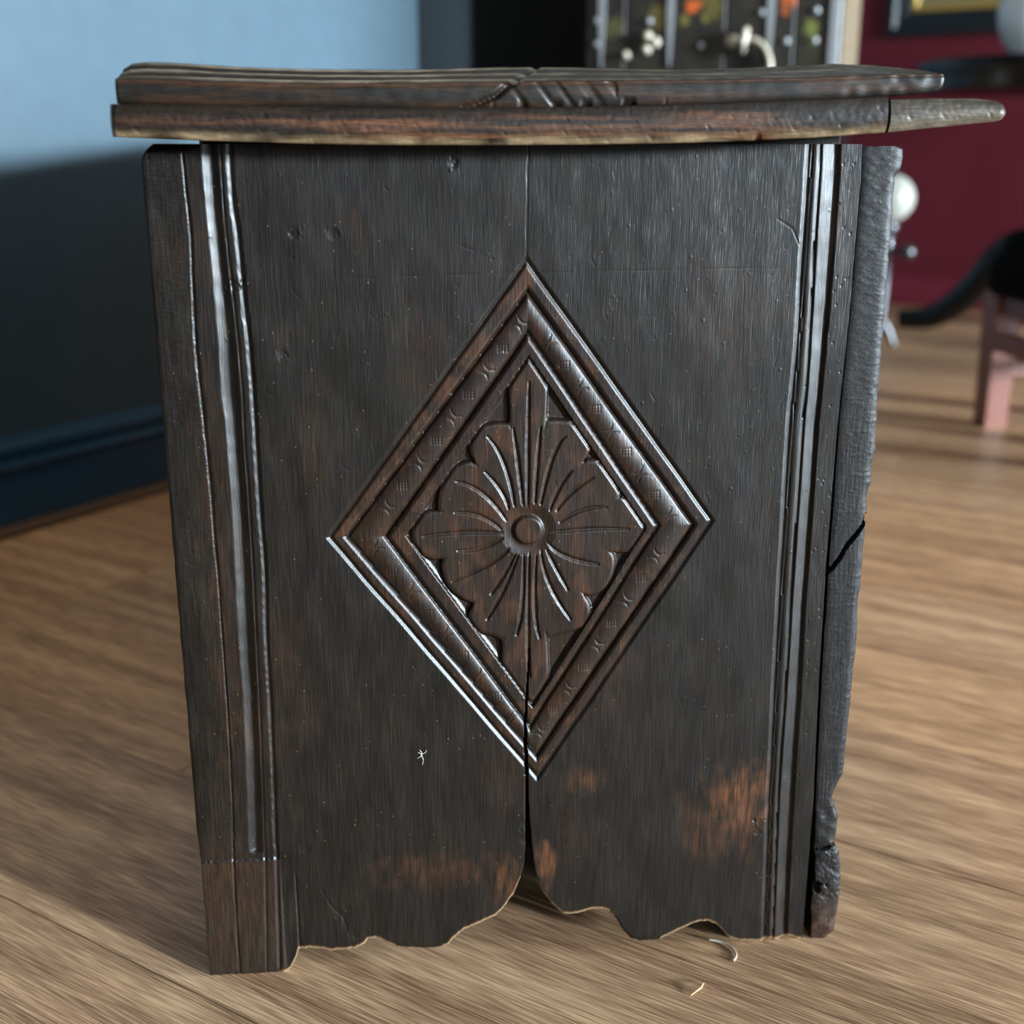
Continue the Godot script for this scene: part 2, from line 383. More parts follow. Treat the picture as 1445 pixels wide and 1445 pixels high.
func materials():
	var streak := noise_map(0.05, 5, Color(0.45, 0.45, 0.45), Color(1, 1, 1), 21)
	var fine := noise_map(0.09, 4, Color.BLACK, Color.WHITE, 5)
	for k in [["chest_upright", Vector3(26, 1.0, 26)], ["chest_level", Vector3(2.0, 30, 2.0)], ["chest_end", Vector3(14, 14, 14)]]:
		var m := plain(Color.WHITE, 0.385 if k[0] != "chest_end" else 0.46, 0.40 if k[0] != "chest_end" else 0.32)
		m.vertex_color_use_as_albedo = true
		grain(m, k[1], streak, fine, 0.011 if k[0] != "chest_end" else 0.007)
		M[k[0]] = m
	M.inside = plain(Color(0.07, 0.06, 0.05), 0.9, 0.2)
	var paint := noise_map(0.02, 4, Color(0.95, 0.95, 0.95), Color.WHITE, 31)
	var roller := noise_map(0.12, 3, Color.BLACK, Color.WHITE, 33)
	for k in [["blue", Color(0.222, 0.290, 0.327), 0.5], ["red", Color(0.40, 0.10, 0.15), 0.6], ["navy", Color(0.13, 0.26, 0.34), 0.35], ["white", Color(0.6, 0.6, 0.58), 0.7], ["slate", Color(0.24, 0.30, 0.34), 0.6], ["teal", Color(0.01, 0.055, 0.075), 0.9], ["passage_shade", Color(0.03, 0.04, 0.05), 0.6], ["red_gloss", Color(0.47, 0.15, 0.21), 0.4]]:
		var m := plain(k[1], k[2], 0.4)
		grain(m, Vector3(1.5, 1.5, 1.5), paint, null, 0)
		M[k[0]] = m
	M.beading = plain(Color(0.45, 0.33, 0.22), 0.5)
	grain(M.beading, Vector3(4, 40, 4), streak, null, 0)
	M.glass = plain(Color(1, 1, 1, 0.06), 0.02)
	M.glass.transparency = BaseMaterial3D.TRANSPARENCY_ALPHA
	M.black_wood = plain(Color(0.025, 0.022, 0.022), 0.28)
	grain(M.black_wood, Vector3(8, 8, 8), streak, null, 0)
	M.mahogany = plain(Color(0.58, 0.31, 0.22), 0.33, 0.6)
	grain(M.mahogany, Vector3(30, 3, 30), streak, fine, 0.01)
	M.black_cloth = plain(Color(0.02, 0.02, 0.022), 0.9, 0.2)
	grain(M.black_cloth, Vector3(40, 40, 40), streak, fine, 0.05)
	M.iron = plain(Color(0.78, 0.79, 0.80), 0.45, 0.5, 0.15)
	grain(M.iron, Vector3(12, 12, 12), streak, fine, 0.03)
	M.brass = plain(Color(0.66, 0.62, 0.55), 0.4, 0.5, 0.15)
	M.trunk_wood = plain(Color(0.16, 0.13, 0.10), 0.6)
	grain(M.trunk_wood, Vector3(20, 2, 20), streak, fine, 0.05)
	M.trunk_side_sunlit = plain(Color(0.50, 0.42, 0.31), 0.7)  # paler than the trunk's other wood: sunlight put into the colour
	grain(M.trunk_side_sunlit, Vector3(14, 2, 14), streak, fine, 0.06)
	M.frame_paint = plain(Color(0.10, 0.15, 0.18), 0.35)
	grain(M.frame_paint, Vector3(6, 6, 6), streak, null, 0)
	M.gilt = plain(Color(0.75, 0.62, 0.34), 0.4, 0.5, 0.6)
	M.picture_ground = plain(Color(0.55, 0.48, 0.34), 0.7)
	M.china = plain(Color(0.95, 0.96, 0.96), 0.12)
	M.cobalt = plain(Color(0.12, 0.25, 0.62), 0.15)
	M.opal = plain(Color(0.64, 0.63, 0.59), 0.25)
	M.steel = plain(Color(0.35, 0.35, 0.36), 0.35, 0.5, 0.9)
	M.thread = plain(Color(0.66, 0.62, 0.55), 0.8)
	M.splinter = plain(Color(0.75, 0.62, 0.42), 0.8)
	M.cobweb = plain(Color(0.8, 0.76, 0.7), 0.8)
	oak()


# the print of the floor boards: growth rings as level lines of a stretched noise, pores and knots; 1.22 m along the grain by 0.9 m across
func oak():
	var w := 2048
	var h := 2048
	var big := FastNoiseLite.new()
	big.noise_type = FastNoiseLite.TYPE_SIMPLEX_SMOOTH
	big.seed = 4
	big.frequency = 0.004
	big.fractal_octaves = 3
	var base := big.get_seamless_image(128, h)
	base.resize(w, h, Image.INTERPOLATE_CUBIC)
	big.seed = 9
	big.frequency = 0.15
	big.fractal_octaves = 3
	var pore := big.get_seamless_image(150, h)
	pore.resize(w, h, Image.INTERPOLATE_BILINEAR)
	big.seed = 17
	big.frequency = 0.007
	var tone := big.get_seamless_image(200, h)
	tone.resize(w, h, Image.INTERPOLATE_CUBIC)
	var b := base.get_data()
	var p := pore.get_data()
	var t := tone.get_data()
	var out := PackedByteArray()
	out.resize(w * h * 3)
	var light := Color(0.87, 0.74, 0.60)
	var dark := Color(0.46, 0.34, 0.26)
	var ramp := PackedByteArray()
	for i in 256:
		var c := dark.lerp(light, i / 255.0)
		ramp.append(int(c.r * 255))
		ramp.append(int(c.g * 255))
		ramp.append(int(c.b * 255))
	for k in w * h:
		var ring: int = (b[k] * 7) & 255
		ring = ring if ring < 190 else (255 - ring) * 190 / 65
		var v: int = 70 + ring * 34 / 190 + (p[k] - 128) * 6 / 5 + (t[k] * 150 >> 8) - 16
		v = clampi(v, 0, 255) * 3
		out[k * 3] = ramp[v]
		out[k * 3 + 1] = ramp[v + 1]
		out[k * 3 + 2] = ramp[v + 2]
	var tex := ImageTexture.create_from_image(Image.create_from_data(w, h, false, Image.FORMAT_RGB8, out))
	for k in 4:
		var m := plain([Color(0.95, 0.91, 0.86), Color(1, 0.95, 0.89), Color(0.97, 0.93, 0.89), Color(0.93, 0.87, 0.81)][k], 0.42, 0.45)
		m.albedo_texture = tex
		m.heightmap_enabled = true
		m.heightmap_texture = tex
		m.heightmap_scale = 0.012
		M["oak_%d" % k] = m


# ------------------------------------------------------------------ the room
func slab(called: String, a0: float, a1: float, y0: float, y1: float, b0: float, b1: float, mat: Material, parent: Node, bevel := 0.0):
	return obj(called, box(Vector3(b1 - b0, y1 - y0, a1 - a0), Vector3((b0 + b1) / 2, (y0 + y1) / 2, -(a0 + a1) / 2), bevel), mat, parent)


func shell():
	var t := 0.2
	# blue wall, with a doorway between a = 1.62 and a = 2.42
	var wl := structure("wall_left", "dark blue painted wall to the left behind the chest", "wall")
	slab("wall_panel", A_NEAR, 1.62, 0, CEILING, B_LEFT - t, B_LEFT, M.blue, wl)
	slab("wall_panel", 2.42, A_FAR, 0, CEILING, B_LEFT - t, B_LEFT, M.blue, wl)
	slab("wall_panel", 1.62, 2.42, 2.05, CEILING, B_LEFT - t, B_LEFT, M.blue, wl)
	var wb := structure("wall_back", "wine red painted wall at the back of the room", "wall")
	slab("wall_panel", A_FAR, A_FAR + t, 0, CEILING, B_LEFT - t, B_RIGHT + t, M.red, wb)
	var wf := structure("wall_front", "unseen slate blue wall behind the camera with one window", "wall")  # walls out of view, kept dark to hold down bounced light
	wall_with_holes(wf, false, A_NEAR, B_LEFT - t, B_RIGHT + t, [[2.5, 3.9, 0.75, 2.25]])
	var wr := structure("wall_right", "unseen slate blue wall to the right with two windows", "wall")
	wall_with_holes(wr, true, B_RIGHT, A_NEAR, A_FAR, [[-2.9, -1.9, 0.7, 2.3], [-1.4, 1.6, 0.06, 2.1], [1.8, 2.8, 0.06, 1.9], [3.05, 4.05, 0.45, 2.05]])
	var ce := structure("ceiling", "white ceiling over the whole room", "ceiling")
	slab("ceiling_board", A_NEAR - t, A_FAR + t, CEILING, CEILING + t, B_LEFT - t, B_RIGHT + t, M.white, ce)
	window("window_1", true, B_RIGHT, -1.4, 1.6, 0.06, 2.1, 3)
	window("window_5", true, B_RIGHT, 1.8, 2.8, 0.06, 1.9, 1)
	window("window_2", true, B_RIGHT, -2.9, -1.9, 0.7, 2.3, 2)
	window("window_4", true, B_RIGHT, 3.05, 4.05, 0.45, 2.05, 2)
	window("window_3", false, A_NEAR, 2.5, 3.9, 0.75, 2.25, 2)
	# skirting of the blue wall: a tall board under a stepped moulding, and a thin oak bead on the floor
	var bl := structure("baseboard_left", "tall dark blue moulded baseboard along the left wall", "baseboard")
	var prof := [Vector2(0, 0), Vector2(0.016, 0), Vector2(0.016, 0.088), Vector2(0.013, 0.093), Vector2(0.013, 0.098), Vector2(0.020, 0.103), Vector2(0.022, 0.110), Vector2(0.018, 0.118), Vector2(0.012, 0.121), Vector2(0.012, 0.126), Vector2(0.017, 0.131), Vector2(0.016, 0.140), Vector2(0.008, 0.150), Vector2(0.004, 0.157), Vector2(0, 0.158)]
	obj("skirting_board", extrude_a(prof, A_NEAR, 1.56, B_LEFT), M.navy, bl)
	obj("floor_bead", extrude_a([Vector2(0.016, 0), Vector2(0.031, 0), Vector2(0.030, 0.007), Vector2(0.025, 0.013), Vector2(0.016, 0.016)], A_NEAR, 1.56, B_LEFT), M.beading, bl)
	var bb := structure("baseboard_back", "low wine red baseboard under the red wall", "baseboard")
	var st := fresh()
	add_box(st, Vector3((B_LEFT + B_RIGHT) / 2, 0.056, -A_FAR + 0.009), Vector3(B_RIGHT - B_LEFT, 0.112, 0.018), 0.005)
	obj("skirting_board", done(st), M.red_gloss, bb)


func extrude_a(prof: Array, a0: float, a1: float, b: float) -> ArrayMesh:
	var st := fresh()
	var mid := Vector3(b, 0.05, -(a0 + a1) / 2)
	for k in prof.size():
		var p: Vector2 = prof[k]
		var q: Vector2 = prof[(k + 1) % prof.size()]
		var n := Vector3(q.y - p.y, -(q.x - p.x), 0).normalized()
		var quad := [Vector3(b + p.x, p.y, -a0), Vector3(b + q.x, q.y, -a0), Vector3(b + q.x, q.y, -a1), Vector3(b + p.x, p.y, -a1)]
		for v in [0, 1, 2, 0, 2, 3]:
			st.set_normal(n)
			st.add_vertex(quad[v])
	return done(st)


# a wall across b (along = true: it runs in a) or across a, with rectangular holes [from, to, sill, head]
func wall_with_holes(parent: Node, along: bool, at: float, from: float, to: float, holes: Array):
	var t := 0.2
	var put := func(p0, p1, y0, y1):
		if along:
			slab("wall_panel", p0, p1, y0, y1, at, at + t, M.slate, parent)
		else:
			slab("wall_panel", at - t, at, y0, y1, p0, p1, M.slate, parent)
	var x := from
	for h in holes:
		put.call(x, h[0], 0.0, CEILING)
		put.call(h[0], h[1], 0.0, h[2])
		put.call(h[0], h[1], h[3], CEILING)
		x = h[1]
	put.call(x, to, 0.0, CEILING)


func window(called: String, along: bool, at: float, p0: float, p1: float, y0: float, y1: float, lights: int):  # all out of view, openings placed to steer sun and daylight
	var w := structure(called, {"window_1": "unseen wide white glazed doors in the right wall, letting in the low sun", "window_2": "unseen tall white window at the near end of the right wall", "window_3": "unseen white window in the wall behind the camera", "window_5": "unseen low white glazed door in the right wall, letting sun onto the stool", "window_4": "unseen tall white window at the far end of the right wall"}[called], "window")
	var bar := func(name_, q0, q1, z0, z1, deep):
		if along:
			slab(name_, q0, q1, z0, z1, at + 0.05, at + 0.05 + deep, M.white, w, 0.004)
		else:
			slab(name_, at - 0.05 - deep, at - 0.05, z0, z1, q0, q1, M.white, w, 0.004)
	bar.call("frame_rail", p0, p1, y0, y0 + 0.05, 0.07)
	bar.call("frame_rail", p0, p1, y1 - 0.05, y1, 0.07)
	bar.call("frame_stile", p0, p0 + 0.05, y0, y1, 0.07)
	bar.call("frame_stile", p1 - 0.05, p1, y0, y1, 0.07)
	for k in lights:
		var q0 := lerpf(p0, p1, float(k) / lights)
		var q1 := lerpf(p0, p1, float(k + 1) / lights)
		if k:
			bar.call("glazing_bar", q0 - 0.015, q0 + 0.015, y0 + 0.05, y1 - 0.05, 0.05)
		if along:
			slab("pane", q0 + 0.02, q1 - 0.02, y0 + 0.04, y1 - 0.04, at + 0.08, at + 0.084, M.glass, w)
		else:
			slab("pane", at - 0.084, at - 0.08, y0 + 0.04, y1 - 0.04, q0 + 0.02, q1 - 0.02, M.glass, w)


func floor_boards():
	var f := structure("floor", "oak floor of wide boards running across the room", "floor")
	slab("underlay", A_NEAR - 0.2, A_FAR + 0.2, -0.2, -0.0145, B_LEFT - 0.2, B_RIGHT + 0.2, M.inside, f)
	var wide := 0.229
	var n := 0
	for k in range(-15, 20):
		var a0 := -0.168 + wide * k
		if a0 + wide < A_NEAR or a0 > A_FAR:
			continue
		var joint := {-1: 0.7, 0: 0.85, 1: -0.45, 2: -0.95, 3: -0.3}   # where the butt joints of the rows near the chest lie
		var b: float = joint.get(k, rng.randf_range(-1.2, 0.6)) - 1.83
		while b > B_LEFT:
			b -= 1.83
		while b < B_RIGHT:
			var lo := maxf(b, B_LEFT)
			var hi := minf(b + 1.83, B_RIGHT)
			if hi - lo > 0.02:
				board(f, a0, minf(a0 + wide, A_FAR), lo, hi, n)
			b += 1.83
			n += 1


func board(f: Node, a0: float, a1: float, b0: float, b1: float, n: int):
	var st := fresh()
	var g := 0.0005
	var k := 0.0012
	var lo := Vector3(b0 + g, -0.014, -a1 + g)
	var hi := Vector3(b1 - g, 0.0, -a0 - g)
	var u0 := rng.randf()
	var v0: float = [0.0, 0.25, 0.5, 0.75][n % 4] + rng.randf() * 0.2
	var flip := 1.0 if rng.randf() < 0.5 else -1.0
	var corner := func(x, y, z):
		st.set_uv(Vector2(u0 + flip * x / 1.3, v0 + z / 0.55))
		st.add_vertex(Vector3(x, y, z))
	var inner := [[lo.x + k, lo.z + k], [hi.x - k, lo.z + k], [hi.x - k, hi.z - k], [lo.x + k, hi.z - k]]
	var outer := [[lo.x, lo.z], [hi.x, lo.z], [hi.x, hi.z], [lo.x, hi.z]]
	st.set_normal(Vector3.UP)
	for i in [0, 1, 2, 0, 2, 3]:
		corner.call(inner[i][0], hi.y, inner[i][1])
	for e in 4:
		var p = outer[e]
		var q = outer[(e + 1) % 4]
		var pi_ = inner[e]
		var qi = inner[(e + 1) % 4]
		var away := Vector3(q[1] - p[1], 0, p[0] - q[0]).normalized()
		st.set_normal((away + Vector3.UP).normalized())
		for c in [[pi_, 0.0], [p, -k], [q, -k], [pi_, 0.0], [q, -k], [qi, 0.0]]:
			corner.call(c[0][0], c[1], c[0][1])
		st.set_normal(away)
		for c in [[p, -k], [p, lo.y], [q, lo.y], [p, -k], [q, lo.y], [q, -k]]:
			corner.call(c[0][0], c[1], c[0][1])
	var o := obj("floor_board", done(st), M["oak_%d" % (rng.randi() % 4)], f)


# ------------------------------------------------------------------ the chest
# Its end is one wide upright board carved in relief: a height in millimetres over a fine grid.
const X0 := -244.5
const X1 := 217.0
const DX := 0.6
const DY := 0.75
var NX := int((X1 - X0) / DX) + 1
var NY := int(602.5 / DY) + 1
var H := PackedFloat32Array()     # surface
var G := PackedFloat32Array()     # what the gouges took away
var W := PackedFloat32Array()     # wear, 0..1, shows lighter redder wood


func gouge(pts: Array, half: Array, depth: float, rough := 0.25, power := 1.0):
	var n := pts.size() - 1
	for s in n:
		var a: Vector2 = pts[s]
		var b: Vector2 = pts[s + 1]
		var f0 := float(s) / n * (half.size() - 1)
		var f1 := float(s + 1) / n * (half.size() - 1)
		var w0: float = lerpf(half[int(f0)], half[mini(int(f0) + 1, half.size() - 1)], f0 - int(f0))
		var w1: float = lerpf(half[mini(int(f1), half.size() - 1)], half[mini(int(f1) + 1, half.size() - 1)], f1 - int(f1))
		var most := maxf(w0, w1) * (1.0 + rough)
		var i0 := maxi(0, int((minf(a.x, b.x) - most - X0) / DX))
		var i1 := mini(NX - 1, int((maxf(a.x, b.x) + most - X0) / DX) + 1)
		var j0 := maxi(0, int((minf(a.y, b.y) - most) / DY))
		var j1 := mini(NY - 1, int((maxf(a.y, b.y) + most) / DY) + 1)
		var d := b - a
		var l2 := maxf(d.length_squared(), 1e-6)
		for j in range(j0, j1 + 1):
			var y := j * DY
			for i in range(i0, i1 + 1):
				var x := X0 + i * DX
				var t := clampf(((x - a.x) * d.x + (y - a.y) * d.y) / l2, 0.0, 1.0)
				var ex := x - a.x - d.x * t
				var ey := y - a.y - d.y * t
				var r := sqrt(ex * ex + ey * ey)
				if r < most:
					var ww := lerpf(w0, w1, t)
					if rough > 0.0:
						ww *= 1.0 + rough * crisp.get_noise_2d(x, y)
					if r < ww:
						var v := depth * pow(1.0 - r / ww, power)
						var k := j * NX + i
						if v > G[k]:
							G[k] = v


func lump(c: Vector2, r: float, high: float):
	var i0 := maxi(0, int((c.x - r - X0) / DX))
	var i1 := mini(NX - 1, int((c.x + r - X0) / DX) + 1)
	var j0 := maxi(0, int((c.y - r) / DY))
	var j1 := mini(NY - 1, int((c.y + r) / DY) + 1)
	for j in range(j0, j1 + 1):
		for i in range(i0, i1 + 1):
			var d := Vector2(X0 + i * DX, j * DY).distance_to(c) / r
			if d < 1.0:
				H[j * NX + i] += high * (1.0 - d * d)


func wear(c: Vector2, r: Vector2, much: float):
	for j in range(maxi(0, int((c.y - r.y) / DY)), mini(NY - 1, int((c.y + r.y) / DY)) + 1):
		for i in range(maxi(0, int((c.x - r.x - X0) / DX)), mini(NX - 1, int((c.x + r.x - X0) / DX)) + 1):
			var x := X0 + i * DX
			var y := j * DY
			var d := Vector2((x - c.x) / r.x, (y - c.y) / r.y).length() + 0.5 * soft.get_noise_2d(x * 2.6, y * 2.0 + 200.0)
			if d < 1.0:
				var k := j * NX + i
				W[k] = maxf(W[k], clampf(much * (1.0 - d) * 1.6 * (0.75 + 1.1 * soft.get_noise_2d(x * 7.0, y * 1.6)), 0.0, 1.0))


class Diamond:
	var n := []
	var c := []
	func _init(p: Array):
		var mid: Vector2 = (p[0] + p[1] + p[2] + p[3]) / 4.0
		for k in 4:
			var d: Vector2 = (p[(k + 1) % 4] - p[k]).normalized()
			var m := Vector2(-d.y, d.x)
			if m.dot(mid - p[k]) < 0.0:
				m = -m
			n.append(m)
			c.append(m.dot(p[k]))
	func inside(x: float, y: float) -> float:
		return minf(minf(n[0].x * x + n[0].y * y - c[0], n[1].x * x + n[1].y * y - c[1]), minf(n[2].x * x + n[2].y * y - c[2], n[3].x * x + n[3].y * y - c[3]))


func chest():
	var root := thing("carved_chest", "dark carved oak chest seen from its end, with a flower in a lozenge", "chest")
	end_panel(root)
	front_board(root)
	lid(root)
	# the boards behind: back, floor and far end, as far as gaps and the floor shadow show them
	var st := fresh()
	add_box(st, Vector3(-0.230, 0.33, -0.66), Vector3(0.026, 0.53, 1.26), 0.004)
	tinted(obj("back_board", coloured(st), M.chest_level, root))
	st = fresh()
	add_box(st, Vector3(-0.004, 0.215, -0.66), Vector3(0.424, 0.022, 1.26), 0.002)
	tinted(obj("bottom_board", coloured(st), M.chest_level, root))
	st = fresh()
	add_box(st, Vector3(0.0, 0.604, -0.042), Vector3(0.425, 0.030, 0.022), 0.002)
	obj("added_gap_block", coloured(st), M.chest_level, root)  # added strip, hides the lit wall behind the gap under the lid
	st = fresh()
	add_box(st, Vector3(-0.004, 0.30, -1.305), Vector3(0.478, 0.60, 0.028), 0.004)
	tinted(obj("far_end_panel", coloured(st), M.chest_upright, root))


func tinted(_o):
	pass


const BARK := Color(0.0165, 0.0122, 0.0090)
const RUST := Color(0.16, 0.060, 0.024)
const PALE := Color(0.42, 0.29, 0.16)


func coloured(st: SurfaceTool) -> ArrayMesh:
	var m := st.commit()
	var a := m.surface_get_arrays(0)
	var c := PackedColorArray()
	c.resize(a[Mesh.ARRAY_VERTEX].size())
	c.fill(BARK)
	a[Mesh.ARRAY_COLOR] = c
	var out := ArrayMesh.new()
	out.add_surface_from_arrays(Mesh.PRIMITIVE_TRIANGLES, a)
	return out


func end_panel(root: Node3D):
	var total := NX * NY
	H.resize(total)
	G.resize(total)
	W.resize(total)
	var bot := PackedFloat32Array()
	bot.resize(NX)
	for i in NX:
		var x := X0 + i * DX
		bot[i] = maxf(0.0, along_x(BOTTOM, x) + 0.7 * crisp.get_noise_2d(x * 1.3, 40.0))
	var step_y := 97.0
	# the planed surface: slow waves, faint upright grain, saw marks on the outer strip, the new foot
	for j in NY:
		var y := j * DY
		var edge := along_y(LINE_STILE, y)
		var foot := y < step_y + 1.5 * crisp.get_noise_2d(y, 3.0)
		for i in NX:
			var x := X0 + i * DX
			var k := j * NX + i
			var h := 0.55 * soft.get_noise_2d(x * 0.9, y * 0.5) + 0.05 * crisp.get_noise_2d(x * 4.2, y * 0.12)
			if x < edge:
				h += 0.2 * soft.get_noise_2d(x * 5.0 - y * 4.0, y * 42.0) if not foot else 0.0
				h -= 0.3
			if x < -184.0 and y < step_y + 2.4:
				h += (0.9 + 0.2 * crisp.get_noise_2d(x, y)) * smoothstep(step_y + 2.4, step_y + 0.2, y + 1.2 * crisp.get_noise_2d(x * 1.5, 8.0)) * smoothstep(-185.0, -187.0, x)
			var up := y - bot[i]
			if up < 4.0:
				h -= 1.6 * (1.0 - up / 4.0) * (1.0 - up / 4.0)
				if up < 3.2 and crisp.get_noise_2d(x * 0.16, 77.0) > -0.05 and x > -190.0:
					W[k] = 2.0 - up * 0.35
			var side := x - X0
			if side < 3.0:
				h -= 1.2 * (1.0 - side / 3.0) * (1.0 - side / 3.0)
			if y > 596.0 and x < -205.0:
				h -= 0.09 * (y - 596.0) * (y - 596.0) * smoothstep(-205.0, -225.0, x)
			H[k] = h
	# mouldings of the two edges
	gouge(curve(LINE_STILE, 4), [0.9, 1.3, 1.9, 1.7, 1.0, 0.8, 1.1, 1.3], 1.0, 0.35)
	gouge(curve(LINE_FILLET, 4), [1.2, 1.5, 1.5, 1.3], 0.85, 0.35)
	gouge(curve(LINE_FIELD, 4), [2.6, 2.8, 2.4, 2.2, 2.0], 1.4, 0.35)
	gouge(curve(R_EDGE, 4), [2.8], 1.7, 0.1)
	gouge(curve(R_QUIRK, 4), [1.0], 1.2, 0.12)
	for j in NY:
		var y := j * DY
		for side in 2:
			if side == 0 and y < step_y + 2.0:
				continue
			var wob := 0.35 * crisp.get_noise_2d(3.0 + side * 50.0, y * 0.5)
			var l: float = along_y(COVE_LEFT if side == 0 else R_COVE_L, y) + wob
			var r: float = along_y(COVE_RIGHT if side == 0 else R_COVE_R, y) + wob * 0.5
			var fade := smoothstep(step_y + 2.0, step_y + 12.0, y + 4.0 * crisp.get_noise_2d(9.0, y)) if side == 0 else 1.0
			for i in range(maxi(0, int((l - X0) / DX)), mini(NX - 1, int((r - X0) / DX) + 1) + 1):
				var u := ((X0 + i * DX) - (l + r) / 2.0) / ((r - l) / 2.0)
				if absf(u) < 1.0:
					var k := j * NX + i
					var dip := 1.0 - pow(absf(u), 1.25)
					if side == 1:
						dip = 0.85 * ((u + 1.0) / 1.45 if u < 0.45 else pow((1.0 - u) / 0.55, 0.8))
					G[k] = maxf(G[k], 2.6 * fade * dip)
			# the bead next to the right-hand quirk is round
			if side == 1:
				var b0: float = along_y(R_EDGE, y) + 2.2
				var b1: float = along_y(R_QUIRK, y) - 0.6
				for i in range(int((b0 - X0) / DX), mini(NX - 1, int((b1 - X0) / DX) + 1) + 1):
					var u := ((X0 + i * DX) - (b0 + b1) / 2.0) / ((b1 - b0) / 2.0)
					if absf(u) < 1.0:
						H[j * NX + i] -= 1.5 * (1.0 - sqrt(1.0 - u * u))
	# the lozenge
	var part := PackedByteArray()
	part.resize(total)
	var o1 := Diamond.new(DIAMOND_O1)
	var o2 := Diamond.new(DIAMOND_O2)
	var i1_ := Diamond.new(DIAMOND_I1)
	var i2 := Diamond.new(DIAMOND_I2)
	var mid: Vector2 = CENTRE[0]
	var radius := flower_outline(mid)
	for j in range(int(148.0 / DY), int(534.0 / DY)):
		var y := j * DY
		for i in range(int((-143.0 - X0) / DX), int((131.0 - X0) / DX)):
			var x := X0 + i * DX
			var k := j * NX + i
			var wx := x + 0.5 * crisp.get_noise_2d(x * 0.12, y * 0.12)
			var wy := y + 0.5 * crisp.get_noise_2d(x * 0.12 + 40.0, y * 0.12)
			var d1 := o1.inside(wx, wy)
			if d1 < -3.2:
				continue
			var w := 2.4
			var g := 1.7 * maxf(0.0, 1.0 - absf(d1) / w)
			if d1 > 0.0:
				part[k] = 1
				var d2 := o2.inside(wx, wy)
				g = maxf(g, 1.8 * maxf(0.0, 1.0 - absf(d2) / 2.5))
				if d2 < 0.0 and d1 > 1.5 and d2 < -1.5:
					W[k] = maxf(W[k], 0.42 * smoothstep(-0.2, 0.6, soft.get_noise_2d(x * 2.0, y * 2.0) + (0.25 if x < 0.0 and y > 345.0 else -0.1)))
				if d2 > 0.0:
					var e1 := i1_.inside(wx, wy)
					g = maxf(g, 1.8 * maxf(0.0, 1.0 - absf(e1) / 2.5))
					if e1 < 0.0:
						H[k] += 2.2 * sin(PI * clampf(d2 / (d2 - e1), 0.0, 1.0)) - 1.9
						W[k] = maxf(W[k], 0.25 * smoothstep(0.0, 0.5, soft.get_noise_2d(x * 2.5 + 90.0, y * 2.5)))
					else:
						var e2 := i2.inside(wx, wy)
						if e2 < 0.0:
							W[k] = maxf(W[k], 0.3 * smoothstep(0.0, 0.5, soft.get_noise_2d(x * 2.0 + 20.0, y * 2.0)))
						else:
							var v := Vector2(x - mid.x, y - mid.y)
							var r := v.length()
							var deg := fposmod(rad_to_deg(atan2(v.y, v.x)), 360.0) * 2.0
							var d0 := int(deg) % 720
							var edge := lerpf(radius[d0], radius[(d0 + 1) % 720], deg - int(deg))
							var lean := (radius[(d0 + 3) % 720] - radius[(d0 + 718) % 720]) / deg_to_rad(2.5) / edge
							var out := (r - edge) / sqrt(1.0 + lean * lean) + 0.3 * crisp.get_noise_2d(x * 0.6, y * 0.6)
							g = maxf(g, smoothstep(0.0, 1.7, out) * (1.7 + 1.6 * clampf(e2 / 3.0, 0.0, 1.0)))
							g = maxf(g, 1.8 * maxf(0.0, 1.0 - absf(e2) / 2.6))
							if out <= 0.0:
								part[k] = 3 + petal_of(fposmod(rad_to_deg(atan2(v.y, v.x)), 360.0))
								H[k] -= 0.5 * smoothstep(-2.0, 0.0, out)
								H[k] += 0.35
								W[k] = maxf(W[k], 0.02 + 0.3 * smoothstep(-0.1, 0.5, soft.get_noise_2d(x * 2.4 + 60.0, y * 1.2 - 10.0)))
								if r < 19.0:
									g = maxf(g, 1.7 * smoothstep(21.0, 11.5, r))
								if r < 11.6:
									part[k] = 2
									g = 2.5 * smoothstep(8.6, 11.4, r)
									H[k] += 0.8
			G[k] = maxf(G[k], g)
	for s in range(0, VEINS.size(), 3):
		var a: Vector2 = VEINS[s]
		var c: Vector2 = VEINS[s + 2]
		var b: Vector2 = VEINS[s + 1] * 2.0 - (a + c) / 2.0
		var pts := []
		for q in 9:
			var u := q / 8.0
			pts.append(a.lerp(b, u).lerp(b.lerp(c, u), u))
		gouge(pts, [0.6, 1.5, 1.9, 1.8, 1.1], 1.5, 0.3)
	stamps()
	# the split, and lesser marks
	gouge(CRACK, [1.1, 0.8, 0.6, 0.5, 0.35], 11.0, 0.3, 0.4)
	gouge(CRACK_TOP, [0.5], 0.5, 0.3)
	gouge([Vector2(-121, 519.5), Vector2(-60, 521), Vector2(-5, 522)], [0.45], 0.16, 0.8)
	gouge([Vector2(2, 522), Vector2(90, 523), Vector2(176, 524)], [0.45], 0.16, 0.8)
	for k in CHIPS.size():
		var c: Vector2 = CHIPS[k]
		lump(c, 3.0 + 2.0 * rng.randf(), -0.45)
		for q in 9:
			lump(c + Vector2(rng.randf_range(-5, 5), rng.randf_range(-5, 5)), rng.randf_range(0.7, 1.6), rng.randf_range(-0.5, 0.35))
	gouge([Vector2(-157, 70), Vector2(-150, 55), Vector2(-142, 45), Vector2(-137, 28)], [0.5, 1.2, 2.4], 0.45, 0.9)
	gouge([Vector2(-175, 84), Vector2(-175, 50), Vector2(-175, 22)], [0.8, 1.2], 1.0, 0.6)
	gouge([Vector2(162, 555), Vector2(172, 549), Vector2(178, 537)], [0.5], 0.4, 0.3)
	for q in 420:
		var c := Vector2(rng.randf_range(X0 + 4, X1 - 4), rng.randf_range(25, 596))
		lump(c, rng.randf_range(0.6, 0.95), rng.randf_range(0.12, 0.4) * (1.0 if rng.randf() < 0.7 else -1.0))
